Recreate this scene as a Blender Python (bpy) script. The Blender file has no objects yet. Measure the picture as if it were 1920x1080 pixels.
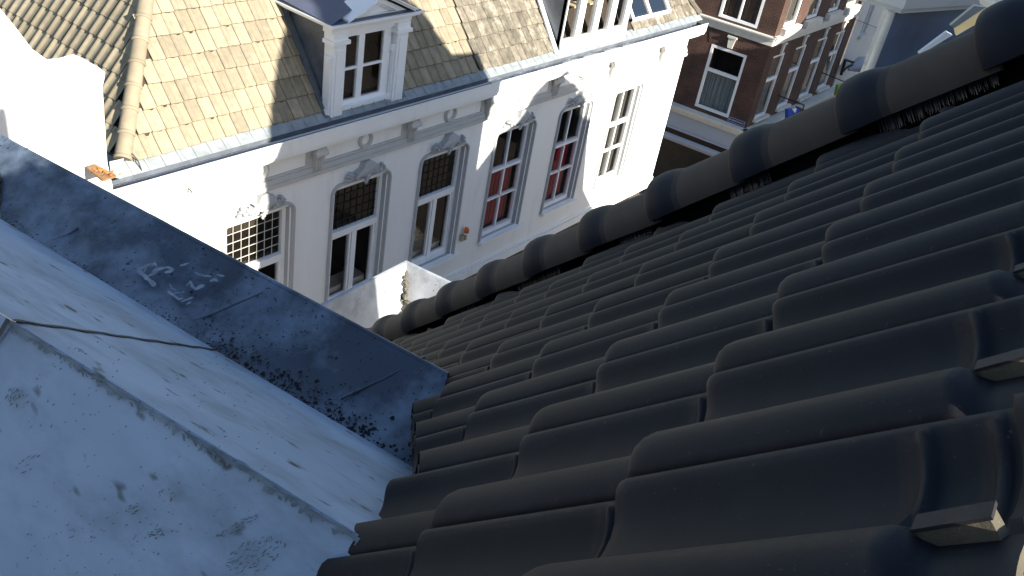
import bpy, bmesh, math, random
from mathutils import Vector, Matrix
random.seed(7)
S = bpy.context.scene
COL = S.collection
rad = math.radians

# ------------------------------------------------------------------ camera
# rows of the camera rotation: right, down, forward, in world axes
# world: X along the street, Y across it (away), Z up, the camera lens at the origin
CR = (Vector((0.62070886, -0.76782148, 0.15865276)),
      Vector((-0.33508146, -0.44273066, -0.83169104)),
      Vector((0.70883068, 0.4630764, -0.53208958)))
F = 1734.714
cam = bpy.data.cameras.new('camera')
cam.sensor_width = 36
cam.lens = F / 1920 * 36
cam.clip_start = 0.02
cam.clip_end = 600
co = bpy.data.objects.new('camera', cam)
COL.objects.link(co)
M = Matrix((CR[0], -CR[1], -CR[2])).transposed().to_4x4()
co.matrix_world = M
S.camera = co

# ------------------------------------------------------------------ light
ELEV, AZ = rad(22.5), rad(-3)          # sun behind the camera, a little to +X
L = Vector((math.cos(ELEV) * math.sin(AZ), -math.cos(ELEV) * math.cos(AZ), math.sin(ELEV)))
w = bpy.data.worlds.new('World')
S.world = w
w.use_nodes = True
nt = w.node_tree
bg = nt.nodes['Background']
sky = nt.nodes.new('ShaderNodeTexSky')
sky.sky_type = 'NISHITA'
sky.sun_disc = False
sky.sun_elevation = ELEV
sky.sun_rotation = math.atan2(L.x, L.y)
sky.air_density = 1.0
sky.dust_density = 0.6
sky.ozone_density = 1.2
bg.inputs['Strength'].default_value = 0.085
nt.links.new(sky.outputs[0], bg.inputs[0])
sun = bpy.data.lights.new('sun', 'SUN')
sun.energy = 5.0
sun.angle = rad(0.5)
sun.color = (1.0, 0.93, 0.80)
so = bpy.data.objects.new('sun', sun)
COL.objects.link(so)
so.rotation_euler = L.to_track_quat('Z', 'Y').to_euler()
S.view_settings.view_transform = 'Standard'
S.view_settings.look = 'None'
S.view_settings.gamma = 1
S.view_settings.exposure = 1.47

# ------------------------------------------------------------------ helpers
def ray(x, y):
    return CR[0] * ((x - 960) / F) + CR[1] * ((y - 540) / F) + CR[2]
def onY(x, y, v): d = ray(x, y); return d * (v / d.y)
def onX(x, y, v): d = ray(x, y); return d * (v / d.x)
def onZ(x, y, v): d = ray(x, y); return d * (v / d.z)
def onP(x, y, n, c): d = ray(x, y); return d * (c / n.dot(d))

class MB:
    """collects polygons; build() links them as ONE mesh object"""
    def __init__(s): s.v = []; s.f = []; s.m = []; s.t = []; s.sm = []
    def add(s, vs, fs, m=0, tint=1.0, smooth=False):
        o = len(s.v); s.v += [tuple(v) for v in vs]
        for f in fs:
            s.f.append([i + o for i in f]); s.m.append(m); s.t.append(tint); s.sm.append(smooth)
    def quad(s, a, b, c, d, m=0, tint=1.0): s.add([a, b, c, d], [(0, 1, 2, 3)], m, tint)
    def poly(s, pts, m=0, tint=1.0): s.add(pts, [tuple(range(len(pts)))], m, tint)
    def box(s, x0, x1, y0, y1, z0, z1, m=0, tint=1.0):
        v = [(x, y, z) for z in (z0, z1) for y in (y0, y1) for x in (x0, x1)]
        s.add(v, [(0, 2, 3, 1), (4, 5, 7, 6), (0, 1, 5, 4), (2, 6, 7, 3), (0, 4, 6, 2), (1, 3, 7, 5)], m, tint)
    def obox(s, c, ax, ay, az, m=0, tint=1.0):
        """box from centre and three half-extent vectors"""
        c = Vector(c); ax = Vector(ax); ay = Vector(ay); az = Vector(az)
        v = [c + ax * i + ay * j + az * k for k in (-1, 1) for j in (-1, 1) for i in (-1, 1)]
        s.add(v, [(0, 2, 3, 1), (4, 5, 7, 6), (0, 1, 5, 4), (2, 6, 7, 3), (0, 4, 6, 2), (1, 3, 7, 5)], m, tint)
    def prism(s, pts, off, m=0, tint=1.0):
        """closed solid: polygon pts swept by the vector off"""
        off = Vector(off); n = len(pts)
        a = [Vector(p) for p in pts]; b = [p + off for p in a]
        s.add(a + b, [tuple(range(n))[::-1], tuple(range(n, 2 * n))] + [(i, (i + 1) % n, n + (i + 1) % n, n + i) for i in range(n)], m, tint)
    def tube(s, pts, r, n=8, m=0, cap=True, smooth=True):
        pts = [Vector(p) for p in pts]; rings = []
        rr = r if isinstance(r, (list, tuple)) else [r] * len(pts)
        for i, p in enumerate(pts):
            t = (pts[min(i + 1, len(pts) - 1)] - pts[max(i - 1, 0)]).normalized()
            a = t.orthogonal().normalized() if i == 0 else (a - t * a.dot(t)).normalized()
            b = t.cross(a)
            rings.append([p + (a * math.cos(k * 2 * math.pi / n) + b * math.sin(k * 2 * math.pi / n)) * rr[i] for k in range(n)])
        vs = [v for rg in rings for v in rg]
        fs = [(i * n + k, i * n + (k + 1) % n, (i + 1) * n + (k + 1) % n, (i + 1) * n + k) for i in range(len(pts) - 1) for k in range(n)]
        s.add(vs, fs, m, 1.0, smooth)
        if cap: s.add(rings[0], [tuple(range(n))[::-1]], m); s.add(rings[-1], [tuple(range(n))], m)
    def ell(s, c, r, seg=10, rg=6, m=0, axes=None, jit=0.0):
        c = Vector(c); ax = axes or (Vector((1, 0, 0)), Vector((0, 1, 0)), Vector((0, 0, 1)))
        vs = []; fs = []
        for j in range(rg + 1):
            th = math.pi * j / rg
            for k in range(seg):
                ph = 2 * math.pi * k / seg; q = 1 + random.uniform(-jit, jit)
                vs.append(c + ax[0] * (r[0] * math.sin(th) * math.cos(ph) * q) + ax[1] * (r[1] * math.sin(th) * math.sin(ph) * q) + ax[2] * (r[2] * math.cos(th) * q))
        for j in range(rg):
            for k in range(seg):
                fs.append((j * seg + k, (j + 1) * seg + k, (j + 1) * seg + (k + 1) % seg, j * seg + (k + 1) % seg))
        s.add(vs, fs, m, 1.0, jit == 0)
    def mesh(s, name, mats):
        me = bpy.data.meshes.new(name)
        me.from_pydata(s.v, [], s.f)
        for mt in (mats if isinstance(mats, (list, tuple)) else [mats]): me.materials.append(mt)
        me.polygons.foreach_set('material_index', s.m)
        me.polygons.foreach_set('use_smooth', s.sm)
        me.update()
        uvs = []; cols = []
        for p in me.polygons:
            n = p.normal
            if abs(n.z) > 0.75: t = Vector((1, 0, 0)); b = Vector((0, 1, 0))
            else: t = Vector((-n.y, n.x, 0)).normalized(); b = Vector((0, 0, 1))
            tv = s.t[p.index]
            for li in p.loop_indices:
                c = Vector(s.v[me.loops[li].vertex_index])
                uvs += [c.dot(t), c.dot(b)]; cols += [tv, tv, tv, 1.0]
        me.uv_layers.new(name='UVMap'); me.uv_layers['UVMap'].data.foreach_set('uv', uvs)
        me.color_attributes.new('tint', 'FLOAT_COLOR', 'CORNER'); me.color_attributes['tint'].data.foreach_set('color', cols)
        me.validate()
        return me
    def build(s, name, mats, parent=None, label=None, smooth=None):
        o = bpy.data.objects.new(name, s.mesh(name, mats))
        COL.objects.link(o)
        if parent:
            o.parent = parent
            q = Matrix.Identity(4); pp = parent
            chain = []
            while pp: chain.append(pp); pp = pp.parent
            for pp in reversed(chain): q = q @ pp.matrix_parent_inverse @ pp.matrix_basis
            o.matrix_parent_inverse = q.inverted()
        if label: o['label'] = label
        return o

def thing(name, label, cat, loc=(0, 0, 0), group=None):
    o = bpy.data.objects.new(name, None); COL.objects.link(o); o.location = loc
    o.empty_display_size = 0.1
    o['label'] = label; o['category'] = cat
    if group: o['group'] = group
    return o
def tag(o, label, cat, group=None):
    o['label'] = label; o['category'] = cat
    if group: o['group'] = group
    return o
def recalc(o):
    bm = bmesh.new(); bm.from_mesh(o.data); bmesh.ops.recalc_face_normals(bm, faces=bm.faces); bm.to_mesh(o.data); bm.free()
    return o

# ------------------------------------------------------------------ materials
def mat(name, col, rough=0.6, var=0.12, scale=6.0, bump=0.0, bscale=40.0, metal=0.0, spec=0.5,
        stain=None, sscale=3.0, slo=0.55, shi=0.7, tint=False, col2=None, stretch=None, speck=None, kscale=60.0, klo=0.68, khi=0.72):
    m = bpy.data.materials.new(name); m.use_nodes = True
    n = m.node_tree.nodes; l = m.node_tree.links
    b = n['Principled BSDF']; b.inputs['Roughness'].default_value = rough
    b.inputs['Metallic'].default_value = metal; b.inputs['Specular IOR Level'].default_value = spec
    tc = n.new('ShaderNodeTexCoord'); src = tc.outputs['Object']
    if stretch:
        mp = n.new('ShaderNodeMapping'); mp.inputs['Scale'].default_value = stretch[:3]
        if len(stretch) > 3: mp.inputs['Rotation'].default_value = stretch[3]
        l.new(src, mp.inputs[0]); src = mp.outputs[0]
    def noise(sc, det=6, ro=0.6, s=src):
        t = n.new('ShaderNodeTexNoise'); t.inputs['Scale'].default_value = sc; t.inputs['Detail'].default_value = det
        t.inputs['Roughness'].default_value = ro; l.new(s, t.inputs['Vector']); return t.outputs['Fac']
    def ramp(fac, a, bb, lo=0.3, hi=0.7):
        r = n.new('ShaderNodeValToRGB'); r.color_ramp.elements[0].position = lo; r.color_ramp.elements[1].position = hi
        r.color_ramp.elements[0].color = (*a, 1); r.color_ramp.elements[1].color = (*bb, 1); l.new(fac, r.inputs[0]); return r.outputs[0]
    def mix(fac, a, bb, typ='MIX'):
        x = n.new('ShaderNodeMix'); x.data_type = 'RGBA'; x.blend_type = typ
        if isinstance(fac, float): x.inputs[0].default_value = fac
        else: l.new(fac, x.inputs[0])
        for i, q in ((6, a), (7, bb)):
            if isinstance(q, tuple): x.inputs[i].default_value = (*q, 1)
            else: l.new(q, x.inputs[i])
        return x.outputs[2]
    a = tuple(c * (1 - var) for c in col); c2 = col2 or tuple(min(1, c * (1 + var)) for c in col)
    out = ramp(noise(scale), a, c2)
    if stain:
        f = ramp(noise(sscale, 8, 0.65), (0, 0, 0), (1, 1, 1), slo, shi)
        out = mix(f, out, stain)
    if speck:
        f = ramp(noise(kscale, 2, 0.5), (0, 0, 0), (1, 1, 1), klo, khi)
        out = mix(f, out, speck)
    if tint:
        at = n.new('ShaderNodeAttribute'); at.attribute_name = 'tint'
        out = mix(1.0, out, at.outputs['Color'], 'MULTIPLY')
    l.new(out, b.inputs['Base Color'])
    if bump:
        bp = n.new('ShaderNodeBump'); bp.inputs['Strength'].default_value = bump; bp.inputs['Distance'].default_value = 0.01
        l.new(noise(bscale, 8, 0.7, tc.outputs['Object']), bp.inputs['Height']); l.new(bp.outputs[0], b.inputs['Normal'])
    return m

def worn(m, col, lo=.515, hi=.56, k=.6):
    n = m.node_tree.nodes; l = m.node_tree.links; b = n['Principled BSDF']
    src = b.inputs['Base Color'].links[0].from_socket
    ge = n.new('ShaderNodeNewGeometry'); mr = n.new('ShaderNodeMapRange')
    mr.inputs['From Min'].default_value = lo; mr.inputs['From Max'].default_value = hi; mr.inputs['To Max'].default_value = k
    l.new(ge.outputs['Pointiness'], mr.inputs['Value'])
    no = n.new('ShaderNodeTexNoise'); no.inputs['Scale'].default_value = 60; tc = n.new('ShaderNodeTexCoord'); l.new(tc.outputs['Object'], no.inputs['Vector'])
    mu = n.new('ShaderNodeMath'); mu.operation = 'MULTIPLY'; l.new(mr.outputs[0], mu.inputs[0]); l.new(no.outputs['Fac'], mu.inputs[1])
    x = n.new('ShaderNodeMix'); x.data_type = 'RGBA'; l.new(mu.outputs[0], x.inputs[0]); l.new(src, x.inputs[6]); x.inputs[7].default_value = (*col, 1)
    l.new(x.outputs[2], b.inputs['Base Color'])
    return m
def brick_mat(name, c1, c2, mortar, bw=0.21, bh=0.06, ms=0.008):
    m = bpy.data.materials.new(name); m.use_nodes = True
    n = m.node_tree.nodes; l = m.node_tree.links; b = n['Principled BSDF']; b.inputs['Roughness'].default_value = 0.85
    uv = n.new('ShaderNodeUVMap'); uv.uv_map = 'UVMap'
    t = n.new('ShaderNodeTexBrick'); t.inputs['Scale'].default_value = 1
    t.inputs['Brick Width'].default_value = bw; t.inputs['Row Height'].default_value = bh
    t.inputs['Mortar Size'].default_value = ms; t.inputs['Mortar Smooth'].default_value = 0.2
    t.inputs['Color1'].default_value = (*c1, 1); t.inputs['Color2'].default_value = (*c2, 1); t.inputs['Mortar'].default_value = (*mortar, 1)
    t.inputs['Bias'].default_value = -0.1
    l.new(uv.outputs[0], t.inputs['Vector'])
    no = n.new('ShaderNodeTexNoise'); no.inputs['Scale'].default_value = 1.7; no.inputs['Detail'].default_value = 5
    l.new(uv.outputs[0], no.inputs['Vector'])
    r = n.new('ShaderNodeValToRGB'); r.color_ramp.elements[0].color = (.62, .6, .6, 1); r.color_ramp.elements[1].color = (1.25, 1.2, 1.15, 1)
    r.color_ramp.elements[0].position = .3; r.color_ramp.elements[1].position = .7; l.new(no.outputs['Fac'], r.inputs[0])
    x = n.new('ShaderNodeMix'); x.data_type = 'RGBA'; x.blend_type = 'MULTIPLY'; x.inputs[0].default_value = 1
    l.new(t.outputs['Color'], x.inputs[6]); l.new(r.outputs[0], x.inputs[7]); l.new(x.outputs[2], b.inputs['Base Color'])
    bp = n.new('ShaderNodeBump'); bp.inputs['Strength'].default_value = 0.6; bp.inputs['Distance'].default_value = 0.006
    inv = n.new('ShaderNodeMath'); inv.operation = 'SUBTRACT'; inv.inputs[0].default_value = 1; l.new(t.outputs['Fac'], inv.inputs[1])
    l.new(inv.outputs[0], bp.inputs['Height']); l.new(bp.outputs[0], b.inputs['Normal'])
    return m

def glass_mat(name, tintc=(0.75, 0.78, 0.78), rough=0.02, fmix=1.5):
    m = bpy.data.materials.new(name); m.use_nodes = True
    n = m.node_tree.nodes; l = m.node_tree.links; n.remove(n['Principled BSDF'])
    fr = n.new('ShaderNodeFresnel'); fr.inputs['IOR'].default_value = fmix
    tr = n.new('ShaderNodeBsdfTransparent'); tr.inputs[0].default_value = (*tintc, 1)
    gl = n.new('ShaderNodeBsdfGlossy'); gl.inputs['Roughness'].default_value = rough; gl.inputs[0].default_value = (.9, .9, .9, 1)
    no = n.new('ShaderNodeTexNoise'); no.inputs['Scale'].default_value = 1.5
    tc = n.new('ShaderNodeTexCoord'); l.new(tc.outputs['Object'], no.inputs['Vector'])
    bp = n.new('ShaderNodeBump'); bp.inputs['Strength'].default_value = 0.12; bp.inputs['Distance'].default_value = .02
    l.new(no.outputs['Fac'], bp.inputs['Height']); l.new(bp.outputs[0], gl.inputs['Normal'])
    mx = n.new('ShaderNodeMixShader'); l.new(fr.outputs[0], mx.inputs[0]); l.new(tr.outputs[0], mx.inputs[1]); l.new(gl.outputs[0], mx.inputs[2])
    l.new(mx.outputs[0], n['Material Output'].inputs[0])
    return m

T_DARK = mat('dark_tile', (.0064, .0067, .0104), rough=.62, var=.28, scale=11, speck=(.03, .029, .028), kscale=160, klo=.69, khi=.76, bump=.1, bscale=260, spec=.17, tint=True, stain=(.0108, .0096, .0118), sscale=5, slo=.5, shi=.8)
worn(T_DARK, (.048, .041, .042))
T_RAW = mat('raw_concrete', (.082, .070, .047), rough=.9, var=.2, scale=30, bump=.5, bscale=120, speck=(.2, .17, .12), kscale=70)
T_BLACK = mat('black_underlay', (.004, .004, .004), rough=.9, spec=.1)
BRISTLE = mat('bristle', (.016, .016, .02), rough=.35, spec=.6)
WOOD = mat('batten_wood', (.38, .25, .12), rough=.8, var=.25, scale=20, stretch=(1, 8, 8), bump=.3, bscale=60)
ZINC = mat('lead_sheet', (.034, .047, .072), rough=.42, var=.35, scale=3.2, metal=.0, spec=.6, stain=(.165, .215, .285), sscale=4.0, slo=.44, shi=.66,
           speck=(.010, .012, .018), kscale=75, klo=.655, khi=.70, bump=.12, bscale=14)
ZINCL = mat('zinc_light', (.36, .38, .41), rough=.45, var=.3, scale=5, spec=.6, stain=(.2, .2, .2), sscale=6, slo=.5, shi=.75, speck=(.1, .08, .05), kscale=40, klo=.68, khi=.75)
ZINCD = mat('zinc_dark', (.10, .115, .14), rough=.4, var=.25, scale=4, spec=.6, stain=(.16, .18, .2), sscale=2, bump=.1, bscale=8)
WHITEROOF = mat('white_coating', (.33, .395, .49), rough=.8, var=.2, scale=3.4, stain=(.19, .225, .26), sscale=7.5, slo=.47, shi=.78,
                speck=(.08, .09, .085), kscale=26, klo=.66, khi=.74, bump=.35, bscale=9, stretch=(1, .45, 1))
GRIME = mat('grime', (.10, .095, .08), rough=.95, var=.4, scale=30)
SEAMB = mat('seam_tar', (.045, .042, .038), rough=.8, var=.3, scale=20)
PAINT = mat('white_paint', (.80, .80, .785), rough=.6, var=.025, scale=2, stain=(.60, .59, .56), sscale=2.4, slo=.56, shi=.9, bump=.12, bscale=14, stretch=(1.4, 1.4, .22))
PAINTW = mat('white_gloss', (.80, .81, .82), rough=.35, var=.02, scale=6)
GREYP = mat('grey_paint', (.37, .385, .40), rough=.6, var=.08, scale=5, bump=.1, bscale=40)
GREYL = mat('pale_grey_paint', (.46, .46, .45), rough=.6, var=.05, scale=5)
T_BEIGE = mat('beige_tile', (.255, .218, .152), rough=.85, var=.16, scale=7, tint=True, stain=(.19, .175, .135), sscale=9, slo=.5, shi=.72, bump=.3, bscale=50)
T_OLD = mat('weathered_tile', (.145, .128, .10), rough=.9, var=.35, scale=9, tint=True, stain=(.27, .25, .20), sscale=5, slo=.52, shi=.66, bump=.4, bscale=40)
T_HIP = mat('hip_beige', (.235, .20, .14), rough=.8, var=.12, scale=8, bump=.2, bscale=60, tint=True)
MORTAR_SHADE = mat('mortar', (.04, .03, .022), rough=.95, var=.3, scale=20)  # darkened so the colour carries the shadow beside the hip
LEAD = mat('lead_cheek', (.075, .088, .105), rough=.5, var=.3, scale=3, stain=(.13, .145, .165), sscale=4, slo=.5, shi=.75, bump=.35, bscale=6)
ROOFB = mat('blue_bitumen', (.085, .10, .15), rough=.45, var=.12, scale=3)
BRICK = brick_mat('brick', (.088, .036, .025), (.058, .026, .020), (.085, .07, .055))
BRICKV = brick_mat('brick_soldier', (.085, .034, .024), (.055, .025, .02), (.10, .085, .07), bw=.06, bh=.22)
STONE = mat('painted_stone', (.60, .59, .54), rough=.7, var=.08, scale=4, stain=(.45, .43, .38), sscale=5)
FASCIA = mat('pale_fascia', (.34, .385, .46), rough=.5, var=.04, scale=3)
SHOP = mat('shopfront', (.035, .028, .022), rough=.6, var=.4, scale=2)
POSTER = mat('poster', (.3, .28, .22), rough=.8, var=.1)
ROOM = mat('room_dark', (.03, .024, .02), rough=.9, var=.5, scale=2)
ROOMB = mat('room_brown', (.075, .045, .026), rough=.8, var=.5, scale=2)
RED = mat('red_curtain', (.30, .006, .03), rough=.9, var=.3, scale=6, stretch=(9, 1, .3))
PALEC = mat('pale_curtain', (.055, .055, .045), rough=.9, var=.3, scale=6, stretch=(9, 1, .3))
GREYC = mat('lace_curtain', (.20, .24, .25), rough=.9, var=.5, scale=5, stretch=(14, 14, .4))
CREAM = mat('cream', (.55, .47, .30), rough=.7, var=.2)
BLACKM = mat('black_metal', (.02, .02, .022), rough=.5)
ORANGE = mat('orange_lens', (.55, .12, .01), rough=.2, var=.3, scale=30, spec=.8)
BEIGEP = mat('beige_plastic', (.34, .30, .20), rough=.6)
BLUE = mat('blue_cloth', (.01, .06, .38), rough=.7, var=.2)
NAVY = mat('navy_enamel', (.012, .018, .10), rough=.3)
GREEN = mat('green_foil', (.2, .3, .02), rough=.6)
RUST = mat('rust', (.22, .12, .05), rough=.9, var=.4, scale=20, stain=(.1, .05, .03), sscale=18)
RUSTL = mat('leaf_litter', (.5, .16, .05), rough=.9, var=.5, scale=40)
PALEW = mat('pale_render', (.52, .53, .52), rough=.8, var=.05, scale=2)
PAVE = mat('paving', (.16, .13, .11), rough=.9, var=.25, scale=3, bump=.3, bscale=10)
TAR = mat('grit', (.12, .12, .125), rough=.95, var=.5, scale=60, bump=.6, bscale=90)
LIT = mat('yellow_board', (.62, .52, .30), rough=.7, var=.1, scale=10)
PINK = mat('pink_print', (.45, .06, .22), rough=.5)
CYAN = mat('blue_print', (.10, .28, .55), rough=.5)
GLASS = glass_mat('window_glass', (.9, .9, .9), .02, 1.3)
GLASSD = glass_mat('leaded_glass', (.45, .40, .34), .05)
GLASSS = glass_mat('roof_glass', (.25, .3, .38), .03, 2.6)

# ------------------------------------------------------------------ ground
g = MB(); g.quad((-150, -150, -14.2), (300, -150, -14.2), (300, 200, -14.2), (-150, 200, -14.2))
o = g.build('ground', PAVE); o['kind'] = 'structure'

# =================================================================== OWN ROOF
c_ = Vector((-.99567, -.09296, -.0030)).normalized()
u_ = Vector((.061, -.678, .732)); u_ = (u_ - c_ * u_.dot(c_)).normalized()
n_ = c_.cross(u_)
J0 = Vector((0.70754006, 0.28003803, -0.66811398))
PW, GA = .24, .341            # cover width and course gauge
CPL = n_.dot(J0)
roof = thing('tiled_roof', 'dark grey interlocking tiled roof in shade filling the right foreground', 'roof', J0)
RM = Matrix((c_, u_, n_)).transposed().to_4x4()

PROF = [(-.962, -.020), (-.960, -.003), (-.945, .0), (-.915, -.002), (-.88, -.008), (-.845, -.016), (-.80, -.0245), (-.74, -.031), (-.66, -.035), (-.56, -.036),
        (-.48, -.034), (-.43, -.028), (-.39, -.017), (-.355, -.006), (-.31, .003), (-.26, .009), (-.20, .0125), (-.15, .0130), (-.10, .0105), (-.055, .006), (-.02, .0005), (0.0, -.004), (.004, -.013)]
US = [0, .003, .008, .016, .03, .08, .16, .24, .30, .318, .324, .329, .334, .340, .346, .354, .362, .372, .378, .384, .390, .395, .400, .409, .418]
def hprof(wv, base, u):
    h = base - .0215 * u / GA
    q = max(0, 1 - u / .016); h -= .006 * q * q                    # rounded nose
    if u > .340:                                                    # the roll drops to the head lap
        k = min(1, (u - .340) / .022); k = k * k * (3 - 2 * k)
        if wv > -.44: h -= k * max(0, (base + .034)) * .52
    if u > .396 and wv < -.40: h += .011
    # transverse weather ribs on the pan
    if -.90 < wv < -.42:
        hook = .02 * max(0, (wv + .62) / .2) ** 2
        for uc, hh in ((.327, .0105), (.384, .009)):
            dd = abs(u + (hook if uc < .35 else 0) - uc) / .008
            if dd < 1: h += hh * (1 - dd * dd)
    return h
def tile_mesh():
    b = MB(); vs = []; nu = len(US); npf = len(PROF)
    for (wv, h) in PROF:
        for u in US: vs.append((wv * PW, u, hprof(wv, h, u)))
    fs = []
    for i in range(npf - 1):
        for j in range(nu - 1):
            a = i * nu + j; fs.append((a, a + nu, a + nu + 1, a + 1))
    b.add(vs, fs, 0, 1.0, True)
    for i in range(npf - 1):
        for j in range(nu - 1):
            if US[j] >= .408 and PROF[i][0] < -.40: b.m[i * (nu - 1) + j] = 1
    th = .017
    for i in range(npf - 1):                                        # front skirt, head face, underside
        for j, flip, m in ((0, 0, 0), (nu - 1, 1, 1)):
            a = Vector(vs[i * nu + j]); c = Vector(vs[(i + 1) * nu + j]); d = Vector((0, 0, -th))
            sl = Vector((0, .003, 0)) if j == 0 else Vector((0, 0, 0))
            q = [a, a + d + sl, c + d + sl, c]
            b.add(q if not flip else q[::-1], [(0, 1, 2, 3)], m, 1.0, j == 0)
        a = Vector(vs[i * nu]); c = Vector(vs[(i + 1) * nu]); a2 = Vector(vs[i * nu + nu - 1]); c2 = Vector(vs[(i + 1) * nu + nu - 1]); d = Vector((0, 0, -th))
        b.add([a + d, a2 + d, c2 + d, c + d], [(0, 1, 2, 3)], 0)
    i = npf - 1                                                     # side face under the roll edge
    for j in range(nu - 1):
        a = Vector(vs[i * nu + j]); c = Vector(vs[i * nu + j + 1]); dd = Vector((0, 0, -.008 if US[j] < .3 else -.016))
        b.add([a, a + dd, c + dd, c], [(0, 1, 2, 3)], 1 if US[j] > .35 else 0)
    # nail boss near the head of the roll-side pan
    b.tube([(-.50 * PW, .372, -.060), (-.50 * PW, .372, -.0525)], [.010, .007], 10, 0)
    # moulded hanging nib under the head and raw lug beside it
    b.box(-.37 * PW, -.30 * PW, .352, .402, -.055, -.0255, 1); b.box(-.375 * PW, -.296 * PW, .350, .404, -.0254, -.0225, 0)
    b.box(-.27 * PW, -.16 * PW, .388, .420, -.075, -.046, 1)
    return b
tb = tile_mesh()
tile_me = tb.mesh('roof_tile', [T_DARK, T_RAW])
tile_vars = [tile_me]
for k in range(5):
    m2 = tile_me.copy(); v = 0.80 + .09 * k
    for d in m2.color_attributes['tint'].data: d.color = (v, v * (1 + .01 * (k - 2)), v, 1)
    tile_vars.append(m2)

HP = Vector((2.3367, .3953, -.5231)); HD = Vector((.0773, .2701, -.2847))     # near lower edge of the hip caps
hd = HD.normalized(); hl = Vector((.961, -.275, 0)).normalized(); hw = hl.cross(hd).normalized()
if hw.z < 0: hw = -hw
hipn = Vector((HD.y, -HD.x, 0)).normalized()                                  # points to +X side
hip_c = hipn.dot(HP) + .015
# clip line of the dormer end
ca, cb = Vector((1.168, .937, 0)), Vector((.721, .544, 0))
dl = (ca - cb).normalized(); dn = Vector((dl.y, -dl.x, 0)); dcc = dn.dot(ca)    # keep dn.p > dcc
cr0, cr1 = Vector((1.59, 1.19, -1.55)), Vector((1.35, 3.08, -1.55))
NP = (cr1 - cr0).normalized(); crn = Vector((NP.y, -NP.x, 0)); crc = crn.dot(cr0)
def place_tile(r, k):
    base = J0 + c_ * (r * PW) - u_ * (k * GA)
    if r >= 1: base = base + c_ * .005
    corners = [base + c_ * (wv * PW) + u_ * uu for wv in (-.96, 0) for uu in (0, .41)]
    ctr = sum(corners, Vector()) / 4
    cuts = []
    hv = [hipn.dot(p) - hip_c for p in corners]
    if min(hv) > 0: return None
    if max(hv) > 0: cuts.append((hipn, hip_c))
    if r <= -1:
        if ctr.y < 1.16:
            q = [dn.dot(p) - dcc for p in corners]
            if max(q) < 0.01: return None
            if min(q) < 0: cuts.append((-dn, -dcc))
        else:
            q = [crn.dot(p) - crc for p in corners]
            if max(q) < 0.01: return None
            if min(q) < 0: cuts.append((-crn, -crc))
    elif k > 2 + r: return None
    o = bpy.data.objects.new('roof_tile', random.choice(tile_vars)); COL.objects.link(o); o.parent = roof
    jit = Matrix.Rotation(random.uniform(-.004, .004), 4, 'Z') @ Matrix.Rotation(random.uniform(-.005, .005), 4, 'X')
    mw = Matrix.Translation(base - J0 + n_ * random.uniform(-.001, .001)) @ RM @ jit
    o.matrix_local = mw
    if cuts:
        o.data = o.data.copy(); full = Matrix.Translation(J0) @ mw; inv = full.inverted()
        bm = bmesh.new(); bm.from_mesh(o.data)
        for nn, cc in cuts:
            pco = inv @ (nn * cc); pno = (inv.to_3x3() @ nn)
            bmesh.ops.bisect_plane(bm, geom=bm.verts[:] + bm.edges[:] + bm.faces[:], plane_co=pco, plane_no=pno, clear_outer=True)
        bm.to_mesh(o.data); bm.free()
        if len(o.data.polygons) < 3: bpy.data.objects.remove(o); return None
    return o, base
def pix(p):
    q = Vector((CR[0].dot(p), CR[1].dot(p), CR[2].dot(p)))
    if q.z < .05: return (9999, 9999, 0)
    return (q.x / q.z * F + 960, q.y / q.z * F + 540, q.z)
placed = []
for r in range(2, -16, -1):
    for k in range(0, 12):
        res = place_tile(r, k)
        if res: placed.append((res[0], res[1], r, k))
# visible ones stay parts of their own; the unseen rest becomes one part
vis = []; hid = []
for o, b, r, k in placed:
    x, y, z = pix(b + c_ * (-.4 * PW) + u_ * .17)
    (vis if (-80 < x < 2150 and -120 < y < 1300 and k >= -2) else hid).append((z, o))
vis.sort(key=lambda a: a[0]); hid += vis[98:]; vis = vis[:98]
bm = bmesh.new(); keepm = [T_DARK, T_RAW]
for z, o in hid:
    t = bmesh.new(); t.from_mesh(o.data); t.transform(o.matrix_basis); tmp = bpy.data.meshes.new('t'); t.to_mesh(tmp); t.free(); bm.from_mesh(tmp); bpy.data.meshes.remove(tmp)
rest = bpy.data.meshes.new('distant_tiles'); bm.to_mesh(rest); bm.free()
for m in keepm: rest.materials.append(m)
ro = bpy.data.objects.new('distant_tiles', rest); COL.objects.link(ro); ro.parent = roof; ro['kind'] = 'stuff'
for z, o in hid: bpy.data.objects.remove(o)

def RP(cc, uu, nn=0): return J0 + c_ * cc + u_ * uu + n_ * nn
# underlay sheet below the tiles (dark), ends where the roof is still open
b = MB()
def XY(P):
    d = P - J0; return d.dot(c_), d.dot(u_)
e0 = XY(HP + HD * 11); e1 = XY(HP - HD * 9)
b.poly([RP(-.25, .36, -.085), RP(-2.2, .36, -.085), RP(e0[0] + .05, e0[1], -.085), RP(-1.15, e0[1], -.085), RP(-1.0, -1.1, -.085), RP(-.5, -.62, -.085), RP(-.25, -.5, -.085)])
b.build('underlay', T_BLACK, roof)
# battens along the courses
b = MB(); b.obox(RP(-.75, .366, -.105), c_ * 1.75, u_ * .016, n_ * .011); b.build('batten', WOOD, roof)
# back slope falling away behind the ridge
b = MB(); rx0, rx1 = RP(5.5, .455, -.10), RP(-2.15, .455, -.10); bk = Vector((0, -3.2, -3.4))
b.poly([rx0, rx1, rx1 + bk + Vector((.8, 0, 0)), rx0 + bk])
b.build('back_slope', TAR, roof)
b = MB(); b.poly([RP(1.0, .46, -.10), RP(5, .46, -.10), RP(5, -1.2, -.10), RP(1.0, -1.2, -.10)]); b.build('near_slope', T_BLACK, roof)
RIDGE_CAPS = True

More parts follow.
